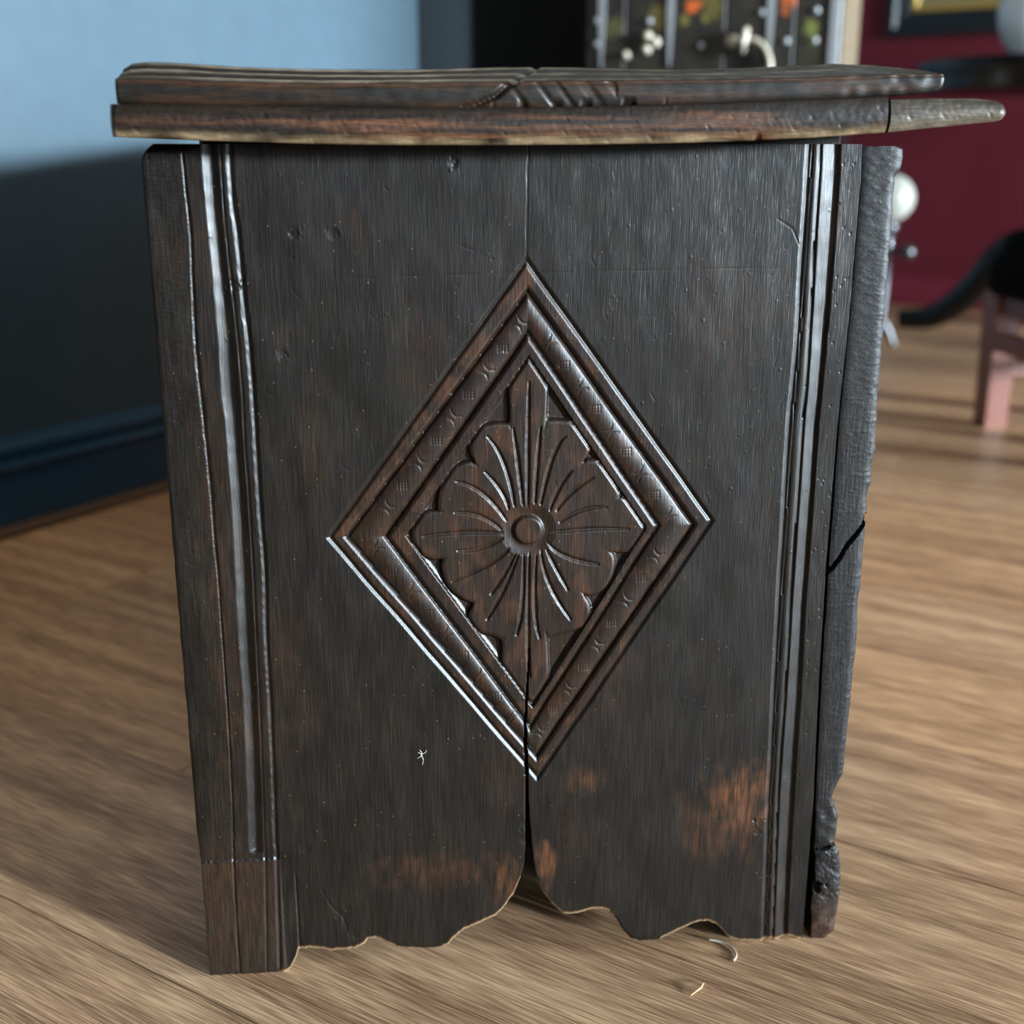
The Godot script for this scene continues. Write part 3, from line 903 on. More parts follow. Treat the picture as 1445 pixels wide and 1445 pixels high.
	for q in 170:
		var c := Vector2(rng.randf_range(X0 + 6, X1 - 6), rng.randf_range(25, 590))
		var d := Vector2.from_angle(rng.randf_range(0, PI)) * rng.randf_range(1.5, 9.0)
		gouge([c, c + d], [0.6, 0.4], rng.randf_range(0.08, 0.3), 0.6)
	for q in 34:
		var c := Vector2(rng.randf_range(202, 212), rng.randf_range(30, 590))
		lump(c, 0.8, -0.5)
	wear(Vector2(160, 126), Vector2(34, 36), 0.75)
	wear(Vector2(150, 105), Vector2(50, 40), 0.3)
	wear(Vector2(12, 80), Vector2(9, 26), 0.85)
	wear(Vector2(-18, 68), Vector2(14, 30), 0.6)
	wear(Vector2(40, 150), Vector2(24, 14), 0.3)
	wear(Vector2(-70, 80), Vector2(60, 18), 0.28)
	wear(Vector2(-215, 300), Vector2(16, 240), 0.12)
	for q in 24:
		wear(Vector2(rng.randf_range(X0, X1), rng.randf_range(20, 560)), Vector2(rng.randf_range(12, 40), rng.randf_range(20, 70)), 0.08)
	# specks of dust and wax
	for q in 260:
		W[rng.randi_range(60, NY - 12) * NX + rng.randi_range(8, NX - 8)] = 1.3
	# vertices
	var V := PackedVector3Array()
	var N := PackedVector3Array()
	var C := PackedColorArray()
	V.resize(total)
	N.resize(total)
	C.resize(total)
	for j in NY:
		var y := j * DY
		var right: float = along_y(JOINT, y)
		for i in NX:
			var k := j * NX + i
			H[k] -= G[k]
	for j in NY:
		var y := j * DY
		var right: float = along_y(JOINT, y)
		var left := X0 + 0.5 + 0.6 * crisp.get_noise_2d(60.0, y * 0.3) + (2.5 * smoothstep(130.0, 100.0, y) if y < 130.0 else 0.0) * 0.5
		if y > 590.0:
			left += 0.05 * (y - 590.0) * (y - 590.0)
		var jd := mini(j + 1, NY - 1)
		var ju := maxi(j - 1, 0)
		for i in NX:
			var k := j * NX + i
			var x := clampf(X0 + i * DX, left, right)
			var h := H[k]
			var ir := mini(i + 1, NX - 1)
			var il := maxi(i - 1, 0)
			var ne := H[jd * NX + ir]
			var nw := H[jd * NX + il]
			var se := H[ju * NX + ir]
			var sw := H[ju * NX + il]
			var gx := (2.0 * (H[j * NX + ir] - H[j * NX + il]) + ne - nw + se - sw) / (8.0 * DX)
			var gy := (2.0 * (H[jd * NX + i] - H[ju * NX + i]) + ne - se + nw - sw) / (4.0 * (jd - ju) * DY)
			V[k] = Vector3(x, maxf(y, bot[i]), h) * 0.001
			N[k] = Vector3(-gx, -gy, 1.0).normalized()
			var t := 1.0 + 0.45 * soft.get_noise_2d(x * 1.7 + 300.0, y * 0.7) + 0.4 * crisp.get_noise_2d(x * 3.4, y * 0.07)
			var w := W[k]
			var c := BARK * t
			if x < -186.0 and y < step_y:
				c = c.lerp(Color(0.045, 0.026, 0.017), 0.6)
			if part[k] > 0:
				c = c.lerp(Color(0.034, 0.017, 0.011), 0.5)
			c = c.lerp(RUST, minf(w, 1.0) * 0.8)
			if w > 1.0:
				c = c.lerp(PALE, (w - 1.0) * 1.5)
			c.a = 1.0
			C[k] = c
	# the moulded strips and the pieced foot are parts of their own
	for j in NY:
		var y := j * DY
		var s0: float = along_y(LINE_STILE, y) + 2.0
		var s1: float = along_y(LINE_FIELD, y) + 2.6
		var s2: float = along_y(R_EDGE, y) - 2.6
		var s3: float = along_y(R_COVE_R, y) + 0.6
		for i in NX:
			var x := X0 + i * DX
			if x < -186.0 and y < step_y + 1.0:
				part[j * NX + i] = 17
			elif x > s0 and x < s1:
				part[j * NX + i] = 15
			elif x > s2 and x < s3:
				part[j * NX + i] = 16
	# cells of each part, then the rim that gives the board its thickness
	var cells := []
	for q in 18:
		cells.append(PackedInt32Array())
	for j in NY - 1:
		var y1 := (j + 1) * DY
		for i in NX - 1:
			if bot[i] >= y1 and bot[i + 1] >= y1:
				continue
			var k := j * NX + i
			if absf(H[k] - H[k + NX + 1]) < absf(H[k + 1] - H[k + NX]):
				cells[part[k]].append_array([k, k + NX, k + NX + 1, k, k + NX + 1, k + 1])
			else:
				cells[part[k]].append_array([k, k + NX, k + 1, k + 1, k + NX, k + NX + 1])
	var panel := grid_part("end_panel", cells[0], V, N, C, M.chest_upright, root)
	panel.set_meta("label", "wide upright end board, split at the foot")
	grid_part("lozenge_border", cells[1], V, N, C, M.chest_upright, panel).set_meta("label", "carved double border of the lozenge")
	grid_part("flower_boss", cells[2], V, N, C, M.chest_upright, panel)
	for q in 12:
		grid_part("petal", cells[3 + q], V, N, C, M.chest_upright, panel)
	grid_part("moulding", cells[15], V, N, C, M.chest_upright, panel)
	grid_part("moulding", cells[16], V, N, C, M.chest_upright, panel)
	grid_part("foot_patch", cells[17], V, N, C, M.chest_upright, panel).set_meta("label", "lighter brown pieced foot")
	var rim := fresh()
	var back := -0.028
	for i in NX - 1:
		var top := (NY - 1) * NX + i
		var p := Vector3(V[top].x, bot[i] * 0.001, 0)
		var q := Vector3(V[top + 1].x, bot[i + 1] * 0.001, 0)
		# the lowest drawn vertex of each column gives the front edge
		p.z = V[mini(int(bot[i] / DY) + 1, NY - 1) * NX + i].z - 0.0006
		q.z = V[mini(int(bot[i + 1] / DY) + 1, NY - 1) * NX + i + 1].z - 0.0006
		quad_up(rim, p, q, Vector3(q.x, q.y, back), Vector3(p.x, p.y, back), Vector3(bot[i + 1] - bot[i], -DX, 0))
		quad_up(rim, V[top], V[top + 1], Vector3(V[top + 1].x, V[top].y, back), Vector3(V[top].x, V[top].y, back), Vector3.UP)
		quad_up(rim, Vector3(p.x, p.y, back), Vector3(q.x, q.y, back), Vector3(q.x, V[top].y, back), Vector3(p.x, V[top].y, back), Vector3.FORWARD)
	for j in NY - 1:
		for e in 2:
			var k := j * NX + (0 if e == 0 else NX - 1)
			var b0 := V[k]
			var b1 := V[k + NX]
			quad_up(rim, b0, b1, Vector3(b1.x, b1.y, back), Vector3(b0.x, b0.y, back), Vector3.LEFT if e == 0 else Vector3.RIGHT)
	obj("board_thickness", coloured(rim), M.chest_upright, panel)


func quad_up(st: SurfaceTool, p: Vector3, q: Vector3, r: Vector3, s: Vector3, n: Vector3):
	flat_quad(st, p, q, r, s, (p + q + r + s) / 4.0 - n)


func grid_part(called: String, cells: PackedInt32Array, V: PackedVector3Array, N: PackedVector3Array, C: PackedColorArray, mat: Material, parent: Node) -> MeshInstance3D:
	var map := PackedInt32Array()
	map.resize(V.size())
	map.fill(-1)
	var v := PackedVector3Array()
	var n := PackedVector3Array()
	var c := PackedColorArray()
	var idx := PackedInt32Array()
	idx.resize(cells.size())
	for q in cells.size():
		var k := cells[q]
		var m := map[k]
		if m < 0:
			m = v.size()
			map[k] = m
			v.append(V[k])
			n.append(N[k])
			c.append(C[k])
		idx[q] = m
	var a := []
	a.resize(Mesh.ARRAY_MAX)
	a[Mesh.ARRAY_VERTEX] = v
	a[Mesh.ARRAY_NORMAL] = n
	a[Mesh.ARRAY_COLOR] = c
	a[Mesh.ARRAY_INDEX] = idx
	var mesh := ArrayMesh.new()
	mesh.add_surface_from_arrays(Mesh.PRIMITIVE_TRIANGLES, a)
	return obj(called, mesh, mat, parent)


# the scalloped outline: a radius in millimetres every half degree; petals run between the notches
var notch_at := []

func flower_outline(mid: Vector2) -> PackedFloat32Array:
	var out := PackedFloat32Array()
	out.resize(720)
	notch_at.clear()
	for p in NOTCH:
		notch_at.append(fposmod(rad_to_deg((p - mid).angle()), 360.0))
	for k in 12:
		var n0: Vector2 = NOTCH[k] - mid
		var n1: Vector2 = NOTCH[(k + 1) % 12] - mid
		var tip: Vector2 = TIP[k] - mid
		var a0: float = notch_at[k]
		var span: float = fposmod(notch_at[(k + 1) % 12] - a0, 360.0)
		var at_tip := clampf(fposmod(rad_to_deg(tip.angle()) - a0, 360.0) / span, 0.25, 0.75)
		for s in range(0, int(span * 2.0) + 2):
			var t := clampf(s / (span * 2.0), 0.0, 1.0)
			var u := 0.5 * t / at_tip if t < at_tip else 0.5 + 0.5 * (t - at_tip) / (1.0 - at_tip)
			var low := lerpf(n0.length(), n1.length(), t)
			var bulge := pow(sin(PI * u), 0.5)
			if k == 11 or k == 5:
				var z := 1.0 - absf(2.0 * u - 1.0)
				bulge = 0.42 * smoothstep(0.0, 0.24, z) + 0.58 * pow(z, 0.9)
			out[int(fposmod(a0 + s / 2.0, 360.0) * 2.0) % 720] = low + (tip.length() - low) * bulge
	return out


func petal_of(deg: float) -> int:
	for k in 12:
		if fposmod(deg - notch_at[k], 360.0) < fposmod(notch_at[(k + 1) % 12] - notch_at[k], 360.0):
			return k
	return 0


# pairs of crescents struck across the border, with little punched grids between
func stamps():
	for arm in 4:
		var p: Vector2 = (DIAMOND_O2[(arm + 3) % 4] + DIAMOND_I1[(arm + 3) % 4]) / 2.0
		var q: Vector2 = (DIAMOND_O2[arm] + DIAMOND_I1[arm]) / 2.0
		var d := (q - p).normalized()
		var n := Vector2(-d.y, d.x)
		for k in 5:
			var c := p.lerp(q, 0.135 + 0.204 * k)
			if k < 5:
				for s in [-1, 1]:
					var pts := []
					for e in 7:
						var t := (e / 6.0 - 0.5) * 2.0
						pts.append(c + n * t * 4.6 + d * s * (1.7 + 2.4 * t * t))
					gouge(pts, [0.3, 0.9, 0.3], 0.6, 0.3)
			if k < 4:
				var m := p.lerp(q, 0.235 + 0.204 * k) + n * rng.randf_range(-1.0, 1.0)
				for u in 4:
					for v in 3:
						lump(m + Vector2((u - 1.5) * 2.0, (v - 1.0) * 2.0), 0.85, -0.5)


func front_board(root: Node3D):
	# the sawn end of the front board, with its broken outer edge, a slanting crack and rot at the foot
	var rows := 600
	var cols := 44
	var V := PackedVector3Array()
	var hs := PackedFloat32Array()
	var C := PackedColorArray()
	var top := 601.0
	for j in rows + 1:
		var y := top * j / rows
		var l: float = along_y(JOINT, y) + lerpf(2.6, 1.0, smoothstep(250.0, 560.0, y)) + 0.35 * crisp.get_noise_2d(90.0, y * 0.4)
		if y < 82.0:
			l += 2.5 * smoothstep(82.0, 70.0, y) * (0.6 + 0.8 * crisp.get_noise_2d(4.0, y * 0.3))
		var r: float = along_y(BOARD_RIGHT, y) + 0.8 * crisp.get_noise_2d(20.0, y * 0.5) + 0.5 * crisp.get_noise_2d(25.0, y * 1.4)
		for i in cols + 1:
			var u := float(i) / cols
			var x := lerpf(l, r, u)
			var h := 0.12 * soft.get_noise_2d(x * 5.0 + y * 3.0, y * 34.0) * smoothstep(360.0, 420.0, y) + 0.2 * smoothstep(0.25, 0.5, soft.get_noise_2d(x * 2.0 + y * 2.0, y * 22.0)) + 0.14 * soft.get_noise_2d(x * 26.0, y * 1.6) * smoothstep(460.0, 400.0, y) + 0.25 * crisp.get_noise_2d(x * 0.7 + 30.0, y * 0.9) * smoothstep(430.0, 560.0, y) - 0.5
			if y < 130.0:
				h += 1.4 * crisp.get_noise_2d(x * 0.5, y * 0.5) * smoothstep(130.0, 100.0, y)
			h -= 2.2 * pow(u, 10.0) + 0.8 * pow(1.0 - u, 12.0)
			var d := 99.0
			for k in BOARD_CRACK.size() - 1:
				d = minf(d, Geometry2D.get_closest_point_to_segment(Vector2(x, y), BOARD_CRACK[k], BOARD_CRACK[k + 1]).distance_to(Vector2(x, y)))
			if d < 1.5:
				h -= 9.0 * pow(1.0 - d / 1.5, 0.5)
			# rot: a ragged split right across, and a crumbled pocket below it
			if y < 100.0:
				var ragged := 0.9 * crisp.get_noise_2d(x * 1.3, y * 1.3) + 0.5 * crisp.get_noise_2d(x * 3.1, y * 3.1)
				var split := absf(y - 80.0 - 3.0 * crisp.get_noise_2d(x * 0.35, 12.0) - 0.25 * (x - 225.0))
				h -= 5.0 * smoothstep(1.9, 0.4, split + 1.2 * ragged)
				var pocket := Vector2((x - 219.0) / 13.0, (y - 46.0) / 7.0).length() + 0.7 * ragged
				h -= 5.5 * smoothstep(1.0, 0.55, pocket)
				h += 0.7 * ragged * smoothstep(100.0, 80.0, y) * smoothstep(25.0, 40.0, y)
			hs.append(h)
			V.append(Vector3(x, y, h) * 0.001)
			var c := Color(0.023, 0.020, 0.019) * (1.0 + 0.4 * soft.get_noise_2d(x * 3.0, y * 2.0))
			c = c.lerp(RUST, 0.3 * smoothstep(60.0, 0.0, y))
			c.a = 1.0
			C.append(c)
	var wide := cols + 1
	var N := PackedVector3Array()
	N.resize(V.size())
	for j in rows + 1:
		for i in wide:
			var px := V[j * wide + mini(i + 1, cols)] - V[j * wide + maxi(i - 1, 0)]
			var py := V[mini(j + 1, rows) * wide + i] - V[maxi(j - 1, 0) * wide + i]
			N[j * wide + i] = px.cross(py).normalized()
	var idx := PackedInt32Array()
	for j in rows:
		for i in cols:
			var k := j * wide + i
			idx.append_array([k, k + wide, k + 1, k + 1, k + wide, k + wide + 1])
	var board_ := grid_part("front_board", idx, V, N, C, M.chest_end, root)
	board_.set_meta("label", "sawn end of the front board with a broken edge")
	var st := fresh()
	var deep := [-0.02, -0.05, -1.29]
	for j in rows:
		for e in 2:
			var p := V[j * wide + (0 if e == 0 else cols)]
			var q := V[(j + 1) * wide + (0 if e == 0 else cols)]
			var calm := 0.2405 if e else 0.2195
			for s in 3:
				var z: float = deep[s]
				var p2 := Vector3(p.x if s == 0 else lerpf(p.x, calm, 0.7 if s == 1 else 1.0), p.y, z)
				var q2 := Vector3(q.x if s == 0 else lerpf(q.x, calm, 0.7 if s == 1 else 1.0), q.y, z)
				if s == 2:
					p2.x = calm
					q2.x = calm
				quad_up(st, p if s == 0 else _edge(p, calm, deep[s - 1], s - 1), q if s == 0 else _edge(q, calm, deep[s - 1], s - 1), q2, p2, Vector3.RIGHT if e else Vector3.LEFT)
	for e in 2:
		var j := 0 if e == 0 else rows
		quad_up(st, V[j * wide], V[j * wide + cols], Vector3(0.2405, V[j * wide].y, -1.29), Vector3(0.2195, V[j * wide].y, -1.29), Vector3.UP if e else Vector3.DOWN)
	obj("board_side", coloured(st), M.chest_level, board_)


func _edge(p: Vector3, calm: float, z: float, s: int) -> Vector3:
	return Vector3(p.x if s == 0 else lerpf(p.x, calm, 0.7), p.y, z)


func lid(root: Node3D):
	var zf := 0.045
	# upper board: flat underside, worn face, three reeds on the slope above it
	var rings := []
	var cols := []
	var x: float = LID_EDGE[0].x
	var x_left := x - 0.8
	var x_right: float = LID_EDGE[LID_EDGE.size() - 1].x
	while x < x_right:
		var yj: float = along_x(LID_JOINT, x) + 0.4
		var ye: float = along_x(LID_EDGE, x)
		var yt: float = maxf(along_x(LID_TOP, x), ye + 0.3)
		var ends := minf(1.0, minf((x - x_left) / 2.0, (x_right + 4.0 - x) / 7.0))
		var bulge := sqrt(maxf(0.0, 1.0 - (1.0 - ends) * (1.0 - ends)))
		yj = lerpf((yj + ye) / 2.0, yj, lerpf(0.85 if x > 0.0 else 0.95, 1.0, bulge))
		var ring := PackedVector3Array()
		var col := PackedColorArray()
		var put := func(y, z, c):
			ring.append(Vector3(x * 0.001, y * 0.001, z))
			c.a = 1.0
			col.append(c)
		var front := zf - (1.0 - bulge) * 0.006
		put.call(yj, -1.30, BARK)
		put.call(yj, -0.06, BARK)
		put.call(yj, front - 0.006, BARK)
		for s in 13:
			var t := s / 12.0
			var y := lerpf(yj, ye, t)
			var rough := 0.25 + 1.0 * smoothstep(165.0, 200.0, x)
			var z := front - 0.0018 * pow(1.0 - t, 6.0) - 0.0014 * pow(t, 8.0) + 0.001 * rough * crisp.get_noise_2d(x * 0.55, y * 0.35)
			var d := crack_distance(x, y)
			if d < 2.2:
				z -= 0.004 * (1.0 - d / 2.2)
			if t < 0.4 and x > -30.0 and x < 75.0:
				z -= 0.003 * smoothstep(0.05, 0.4, crisp.get_noise_2d(x * 0.5, 5.0)) * (1.0 - t / 0.4)
			if x > -25.0 and x < 45.0:
				z -= 0.0009 * smoothstep(0.1, 0.5, crisp.get_noise_2d((x + y * 0.8) * 0.6, 15.0))
			var c := BARK.lerp(RUST, clampf(0.06 + 0.4 * soft.get_noise_2d(x * 0.5, y * 9.0), 0.0, 0.5))
			if t > 0.85:
				c = c.lerp(RUST, 0.3)
			put.call(y, z, c)
		for s in 34:
			var t := (s + 1) / 34.0
			var reed := absf(sin(PI * t * 3.0))
			var deep := (1.0 - sqrt(reed)) * sin(PI * minf(t * 6.0, 1.0) / 2.0) * clampf((yt - ye) / 8.0, 0.0, 1.0)
			var y := lerpf(ye, yt, t) - 1.2 * deep
			y += 0.25 * crisp.get_noise_2d(x * 0.4, s * 0.7)
			var d := crack_distance(x, y)
			if d < 2.0:
				y -= 1.6 * (1.0 - d / 2.0)
			put.call(y, front - 0.015 * t - 0.003 * deep - 0.004 * t * t, (BARK * 1.2).lerp(Color(0.19, 0.165, 0.12), clampf((reed - 0.6) * 1.8 * (0.7 + 0.8 * soft.get_noise_2d(x * 0.5, s * 3.0)), 0.0, 1.0)))  # reed crests painted paler, grooves darker, to bring out the relief
		put.call(yt - 0.5, -0.10, BARK * 1.5)
		put.call(yt - 1.0, -1.30, BARK * 1.5)
		rings.append(ring)
		cols.append(col)
		x += 0.9
	var upper := obj("lid_board", loft(rings, true, true, cols), M.chest_level, root)
	upper.set_meta("label", "warped lid board with reeded edge and slanting crack")
	# the clamp below it, and its broken end that juts out to the right
	for piece in 2:
		rings = []
		cols = []
		var split: float = SPLIT[0].x
		x = CLEAT_TOP[0].x if piece == 0 else split + 0.6
		var x_end: float = CLEAT_TOP[CLEAT_TOP.size() - 1].x
		var to := split - 0.6 if piece == 0 else x_end
		while x <= to:
			var yt: float = along_x(CLEAT_TOP, x) + (1.2 if piece == 0 else -0.9)
			var yb: float = along_x(CLEAT_BOTTOM, x)
			if piece == 0 and x > split - 10.0:
				yt -= 0.2 * crisp.get_noise_2d(x, 2.0)
			var r := minf(1.0, (x - CLEAT_TOP[0].x + 0.6) / 5.0) if piece == 0 else minf(1.0, (x_end + 4.0 - x) / 9.0)
			var pull := (1.0 - sqrt(maxf(0.0, 1.0 - (1.0 - r) * (1.0 - r))))
			var high := yt - yb
			var ring := PackedVector3Array()
			var col := PackedColorArray()
			var put := func(y, z, c):
				ring.append(Vector3(x * 0.001, y * 0.001, z))
				c.a = 1.0
				col.append(c)
			var front := zf + 0.005 - pull * 0.02
			put.call(yb, -0.05, BARK)
			put.call(yb, front - 0.012, BARK)
			for s in 21:
				var t := s / 20.0
				var y := lerpf(yb, yt, t)
				var z := front - 0.0035 * pow(1.0 - t, 5.0) - 0.0035 * pow(t, 3.2)
				z += 0.0003 * crisp.get_noise_2d(x * 0.3, y * 0.4) + 0.0002 * crisp.get_noise_2d(x * 1.6, y * 1.2)
				z -= 0.0005 * smoothstep(0.3, 0.6, crisp.get_noise_2d(x * 0.9 + y * 0.6, y * 0.9 + 30.0))
				var notch := Vector2((x - 131.0) / 3.0, (y - yb) / 5.0).length()
				if notch < 1.0:
					z -= 0.003 * (1.0 - notch)
				var c := BARK * 1.2
				var n1 := soft.get_noise_2d(x * 0.35, y * 9.0)
				var body := smoothstep(-205.0, -150.0, x) * smoothstep(200.0, 110.0, x)
				c = c.lerp(RUST, clampf((0.35 + 1.3 * n1) * (0.3 + 0.7 * body) * smoothstep(0.95, 0.6, t), 0.0, 1.0))
				c = c.lerp(PALE, clampf(smoothstep(0.32, 0.04, t) * (0.55 + 0.9 * soft.get_noise_2d(x * 1.1, y * 3.0)), 0.0, 0.85))
				if piece == 1:
					c = c.lerp(Color(0.20, 0.16, 0.11), clampf(0.25 + 0.6 * smoothstep(0.6, 0.1, t) + 0.5 * n1, 0.0, 0.8))
				put.call(y, z, c)
			put.call(yt, front - 0.014, BARK)
			put.call(yt, -0.05, BARK)
			rings.append(ring)
			cols.append(col)
			x += 0.9
		if piece == 0:
			var cleat := obj("lid_clamp", loft(rings, true, true, cols), M.chest_level, root)
			cleat.set_meta("label", "rounded clamp under the lid, worn orange brown along its edge")
		else:
			obj("clamp_end", loft(rings, true, true, cols), M.chest_level, root).set_meta("label", "broken end of the clamp jutting out to the right")


func crack_distance(x: float, y: float) -> float:
	var d := 99.0
	if x < -50.0 or x > 8.0:
		return d
	for k in LID_CRACK.size() - 1:
		d = minf(d, Geometry2D.get_closest_point_to_segment(Vector2(x, y), LID_CRACK[k], LID_CRACK[k + 1]).distance_to(Vector2(x, y)))
	return d


# ------------------------------------------------------------------ the rest of the room
func side_wall_doorway():
	# doorway in the blue wall: a passage painted dark behind it, a teal door leaf standing open into the passage
	var h := structure("trim_1", "dark doorway lining beyond the end of the blue wall", "doorway")
	slab("door_jamb", 1.62, 1.65, 0, 2.05, B_LEFT - 0.2, B_LEFT + 0.004, M.teal, h, 0.003)
	slab("door_jamb", 2.39, 2.42, 0, 2.05, B_LEFT - 0.2, B_LEFT + 0.004, M.teal, h, 0.003)
	slab("door_head", 1.62, 2.42, 2.02, 2.05, B_LEFT - 0.2, B_LEFT + 0.004, M.navy, h, 0.003)
	var hinge := Basis(Vector3.UP, deg_to_rad(-16.0))
	var leaf := structure("door_1", "dark teal door standing ajar into the black passage", "door")
	obj("door_leaf", box(Vector3(0.04, 1.98, 0.72), Vector3(B_LEFT - 0.18, 1.0, -1.66) + hinge * Vector3(0, 0, -0.37), 0.003, hinge), M.teal, leaf)
	var p := structure("wall_passage", "passage behind the doorway, its darkness painted black", "wall")
	slab("passage_wall", 0.9, 1.0, 0, 2.5, B_LEFT - 1.6, B_LEFT - 0.2, M.passage_shade, p)  # near-black colour stands in for the darkness of the passage
	slab("passage_wall", 3.4, 3.5, 0, 2.5, B_LEFT - 1.6, B_LEFT - 0.2, M.passage_shade, p)
	slab("passage_wall", 0.9, 3.5, 0, 2.5, B_LEFT - 1.7, B_LEFT - 1.6, M.passage_shade, p)
	slab("passage_floor", 0.9, 3.5, -0.2, 0, B_LEFT - 1.6, B_LEFT - 0.2, M.passage_shade, p)
	slab("passage_ceiling", 0.9, 3.5, 2.5, 2.6, B_LEFT - 1.6, B_LEFT - 0.2, M.passage_shade, p)


func trunk():
	var at := rp(2.02, 0, -0.77)
	var turn := deg_to_rad(ROOM_TURN + 12.0)
	var stand := thing("console_table", "dark wooden console table under the painted trunk, behind the chest", "table", at, turn)
	obj("tabletop", box(Vector3(0.66, 0.03, 0.44), Vector3(0, 0.665, -0.14), 0.004), M.black_wood, stand)
	obj("apron", box(Vector3(0.58, 0.08, 0.36), Vector3(0, 0.61, -0.14), 0.003), M.black_wood, stand)
	for sx in [-1, 1]:
		for sz in [-1, 1]:
			obj("leg", box(Vector3(0.045, 0.57, 0.045), Vector3(sx * 0.27, 0.285, -0.14 + sz * 0.16), 0.004), M.black_wood, stand)
	var t := thing("painted_trunk", "old painted wooden trunk with grey metal straps and studs", "trunk", at + Vector3(0, 0.68, 0), turn)
	var w := 0.572
	var hgt := 0.46
	var x0 := -w / 2
	# front boards, printed with a faded flower painting
	var edges := [0.0, 0.165, 0.565, 0.83, 0.975]
	for k in 4:
		var a: float = x0 + edges[k] * w + 0.001
		var b: float = x0 + edges[k + 1] * w - 0.001
		var o := obj("front_plank", printed_box(a, b, 0.0, hgt, 0.0, 0.018, x0, w, hgt), painted(), t)
	obj("carcass", box(Vector3(w - 0.02, hgt, 0.30), Vector3(0, hgt / 2, -0.17), 0.003), M.trunk_wood, t)
	obj("side_panel", box(Vector3(0.016, hgt, 0.31), Vector3(w / 2 - 0.002, hgt / 2, -0.16), 0.003), M.trunk_side_sunlit, t)
	obj("lid", box(Vector3(w + 0.02, 0.05, 0.36), Vector3(0, hgt + 0.025, -0.15), 0.012), M.trunk_wood, t)
	for s in [0.065, 0.345, 0.735]:
		var st := fresh()
		var cx: float = x0 + s * w
		var pts := [[-0.0028, 0.115], [-0.0072, 0.20], [-0.0085, hgt], [0.0085, hgt], [0.0072, 0.20], [0.0028, 0.115], [0.0, 0.095]]
		prism(st, pts, cx, 0.018, 0.022)
		obj("metal_strap", done(st), M.iron, t)
	obj("corner_iron", box(Vector3(0.022, hgt, 0.004), Vector3(x0 + w * 0.978, hgt / 2, 0.020), 0.001), M.iron, t)
	for s in [[0.045, 0.15], [0.045, 0.20], [0.26, 0.195], [0.70, 0.205], [0.80, 0.145], [0.905, 0.205], [0.905, 0.145], [0.47, 0.14], [0.26, 0.28], [0.70, 0.29], [0.905, 0.29]]:
		obj("stud", lathe_z(0.0075, 0.006, Vector3(x0 + s[0] * w, s[1], 0.018)), M.iron, t)
	# left fastening: a cluster of knobs; right: hasp with its bar and curved hook
	for s in [[0.255, 0.163, 0.012], [0.288, 0.150, 0.012], [0.252, 0.136, 0.012], [0.17, 0.125, 0.010]]:
		obj("knob", lathe_z(s[2], 0.016, Vector3(x0 + s[0] * w, s[1], 0.018)), M.brass, t)
	obj("hasp_boss", lathe_z(0.015, 0.012, Vector3(x0 + 0.59 * w, 0.148, 0.018)), M.brass, t)
	var hx := x0 + 0.645 * w
	obj("hasp_bar", tube([Vector3(hx + 0.003, 0.172, 0.026), Vector3(hx + 0.002, 0.165, 0.034), Vector3(hx - 0.001, 0.15, 0.038), Vector3(hx - 0.004, 0.128, 0.034), Vector3(hx - 0.005, 0.122, 0.028)], [0.006, 0.0085, 0.009, 0.0075, 0.003]), M.brass, t)
	var hook := []
	var thick := []
	for k in 11:
		var u := PI * 0.62 * k / 10.0 - 0.05
		hook.append(Vector3(hx + 0.008 + 0.050 * sin(u), 0.088 + 0.062 * cos(u), 0.030))
		thick.append(0.0065)
	obj("hasp_hook", tube(hook, thick), M.brass, t)


func painted() -> StandardMaterial3D:
	if M.has("painted"):
		return M.painted
	var im := Image.create(256, 256, false, Image.FORMAT_RGB8)
	var n := FastNoiseLite.new()
	n.seed = 8
	n.frequency = 0.03
	for y in 256:
		for x in 256:
			var u := x / 255.0
			var v := 1.0 - y / 255.0   # height share
			var c := Color(0.10, 0.08, 0.065).lerp(Color(0.17, 0.15, 0.10), clampf(0.5 + n.get_noise_2d(x, y * 0.4), 0.0, 1.0))
			for b in [[0.43, 0.485, 0.035, Color(0.80, 0.36, 0.12)], [0.465, 0.50, 0.02, Color(0.75, 0.40, 0.16)], [0.51, 0.47, 0.05, Color(0.34, 0.31, 0.14)], [0.50, 0.53, 0.05, Color(0.36, 0.33, 0.15)], [0.40, 0.42, 0.025, Color(0.42, 0.40, 0.16)], [0.48, 0.42, 0.02, Color(0.42, 0.40, 0.16)], [0.30, 0.44, 0.06, Color(0.36, 0.31, 0.14)], [0.80, 0.50, 0.04, Color(0.68, 0.32, 0.14)], [0.84, 0.55, 0.03, Color(0.62, 0.40, 0.16)], [0.79, 0.44, 0.02, Color(0.6, 0.3, 0.14)], [0.895, 0.37, 0.035, Color(0.42, 0.44, 0.2)], [0.90, 0.31, 0.025, Color(0.38, 0.40, 0.2)], [0.12, 0.40, 0.05, Color(0.30, 0.29, 0.16)]]:
				var d: float = Vector2(u - b[0], (v - b[1]) * 0.8).length() / b[2] + 0.6 * n.get_noise_2d(x * 4.0, y * 4.0)
				c = c.lerp(b[3], smoothstep(1.0, 0.55, d))
			im.set_pixel(x, y, c)
	var m := plain(Color.WHITE, 0.55)
	m.albedo_texture = ImageTexture.create_from_image(im)
	M.painted = m
	return m


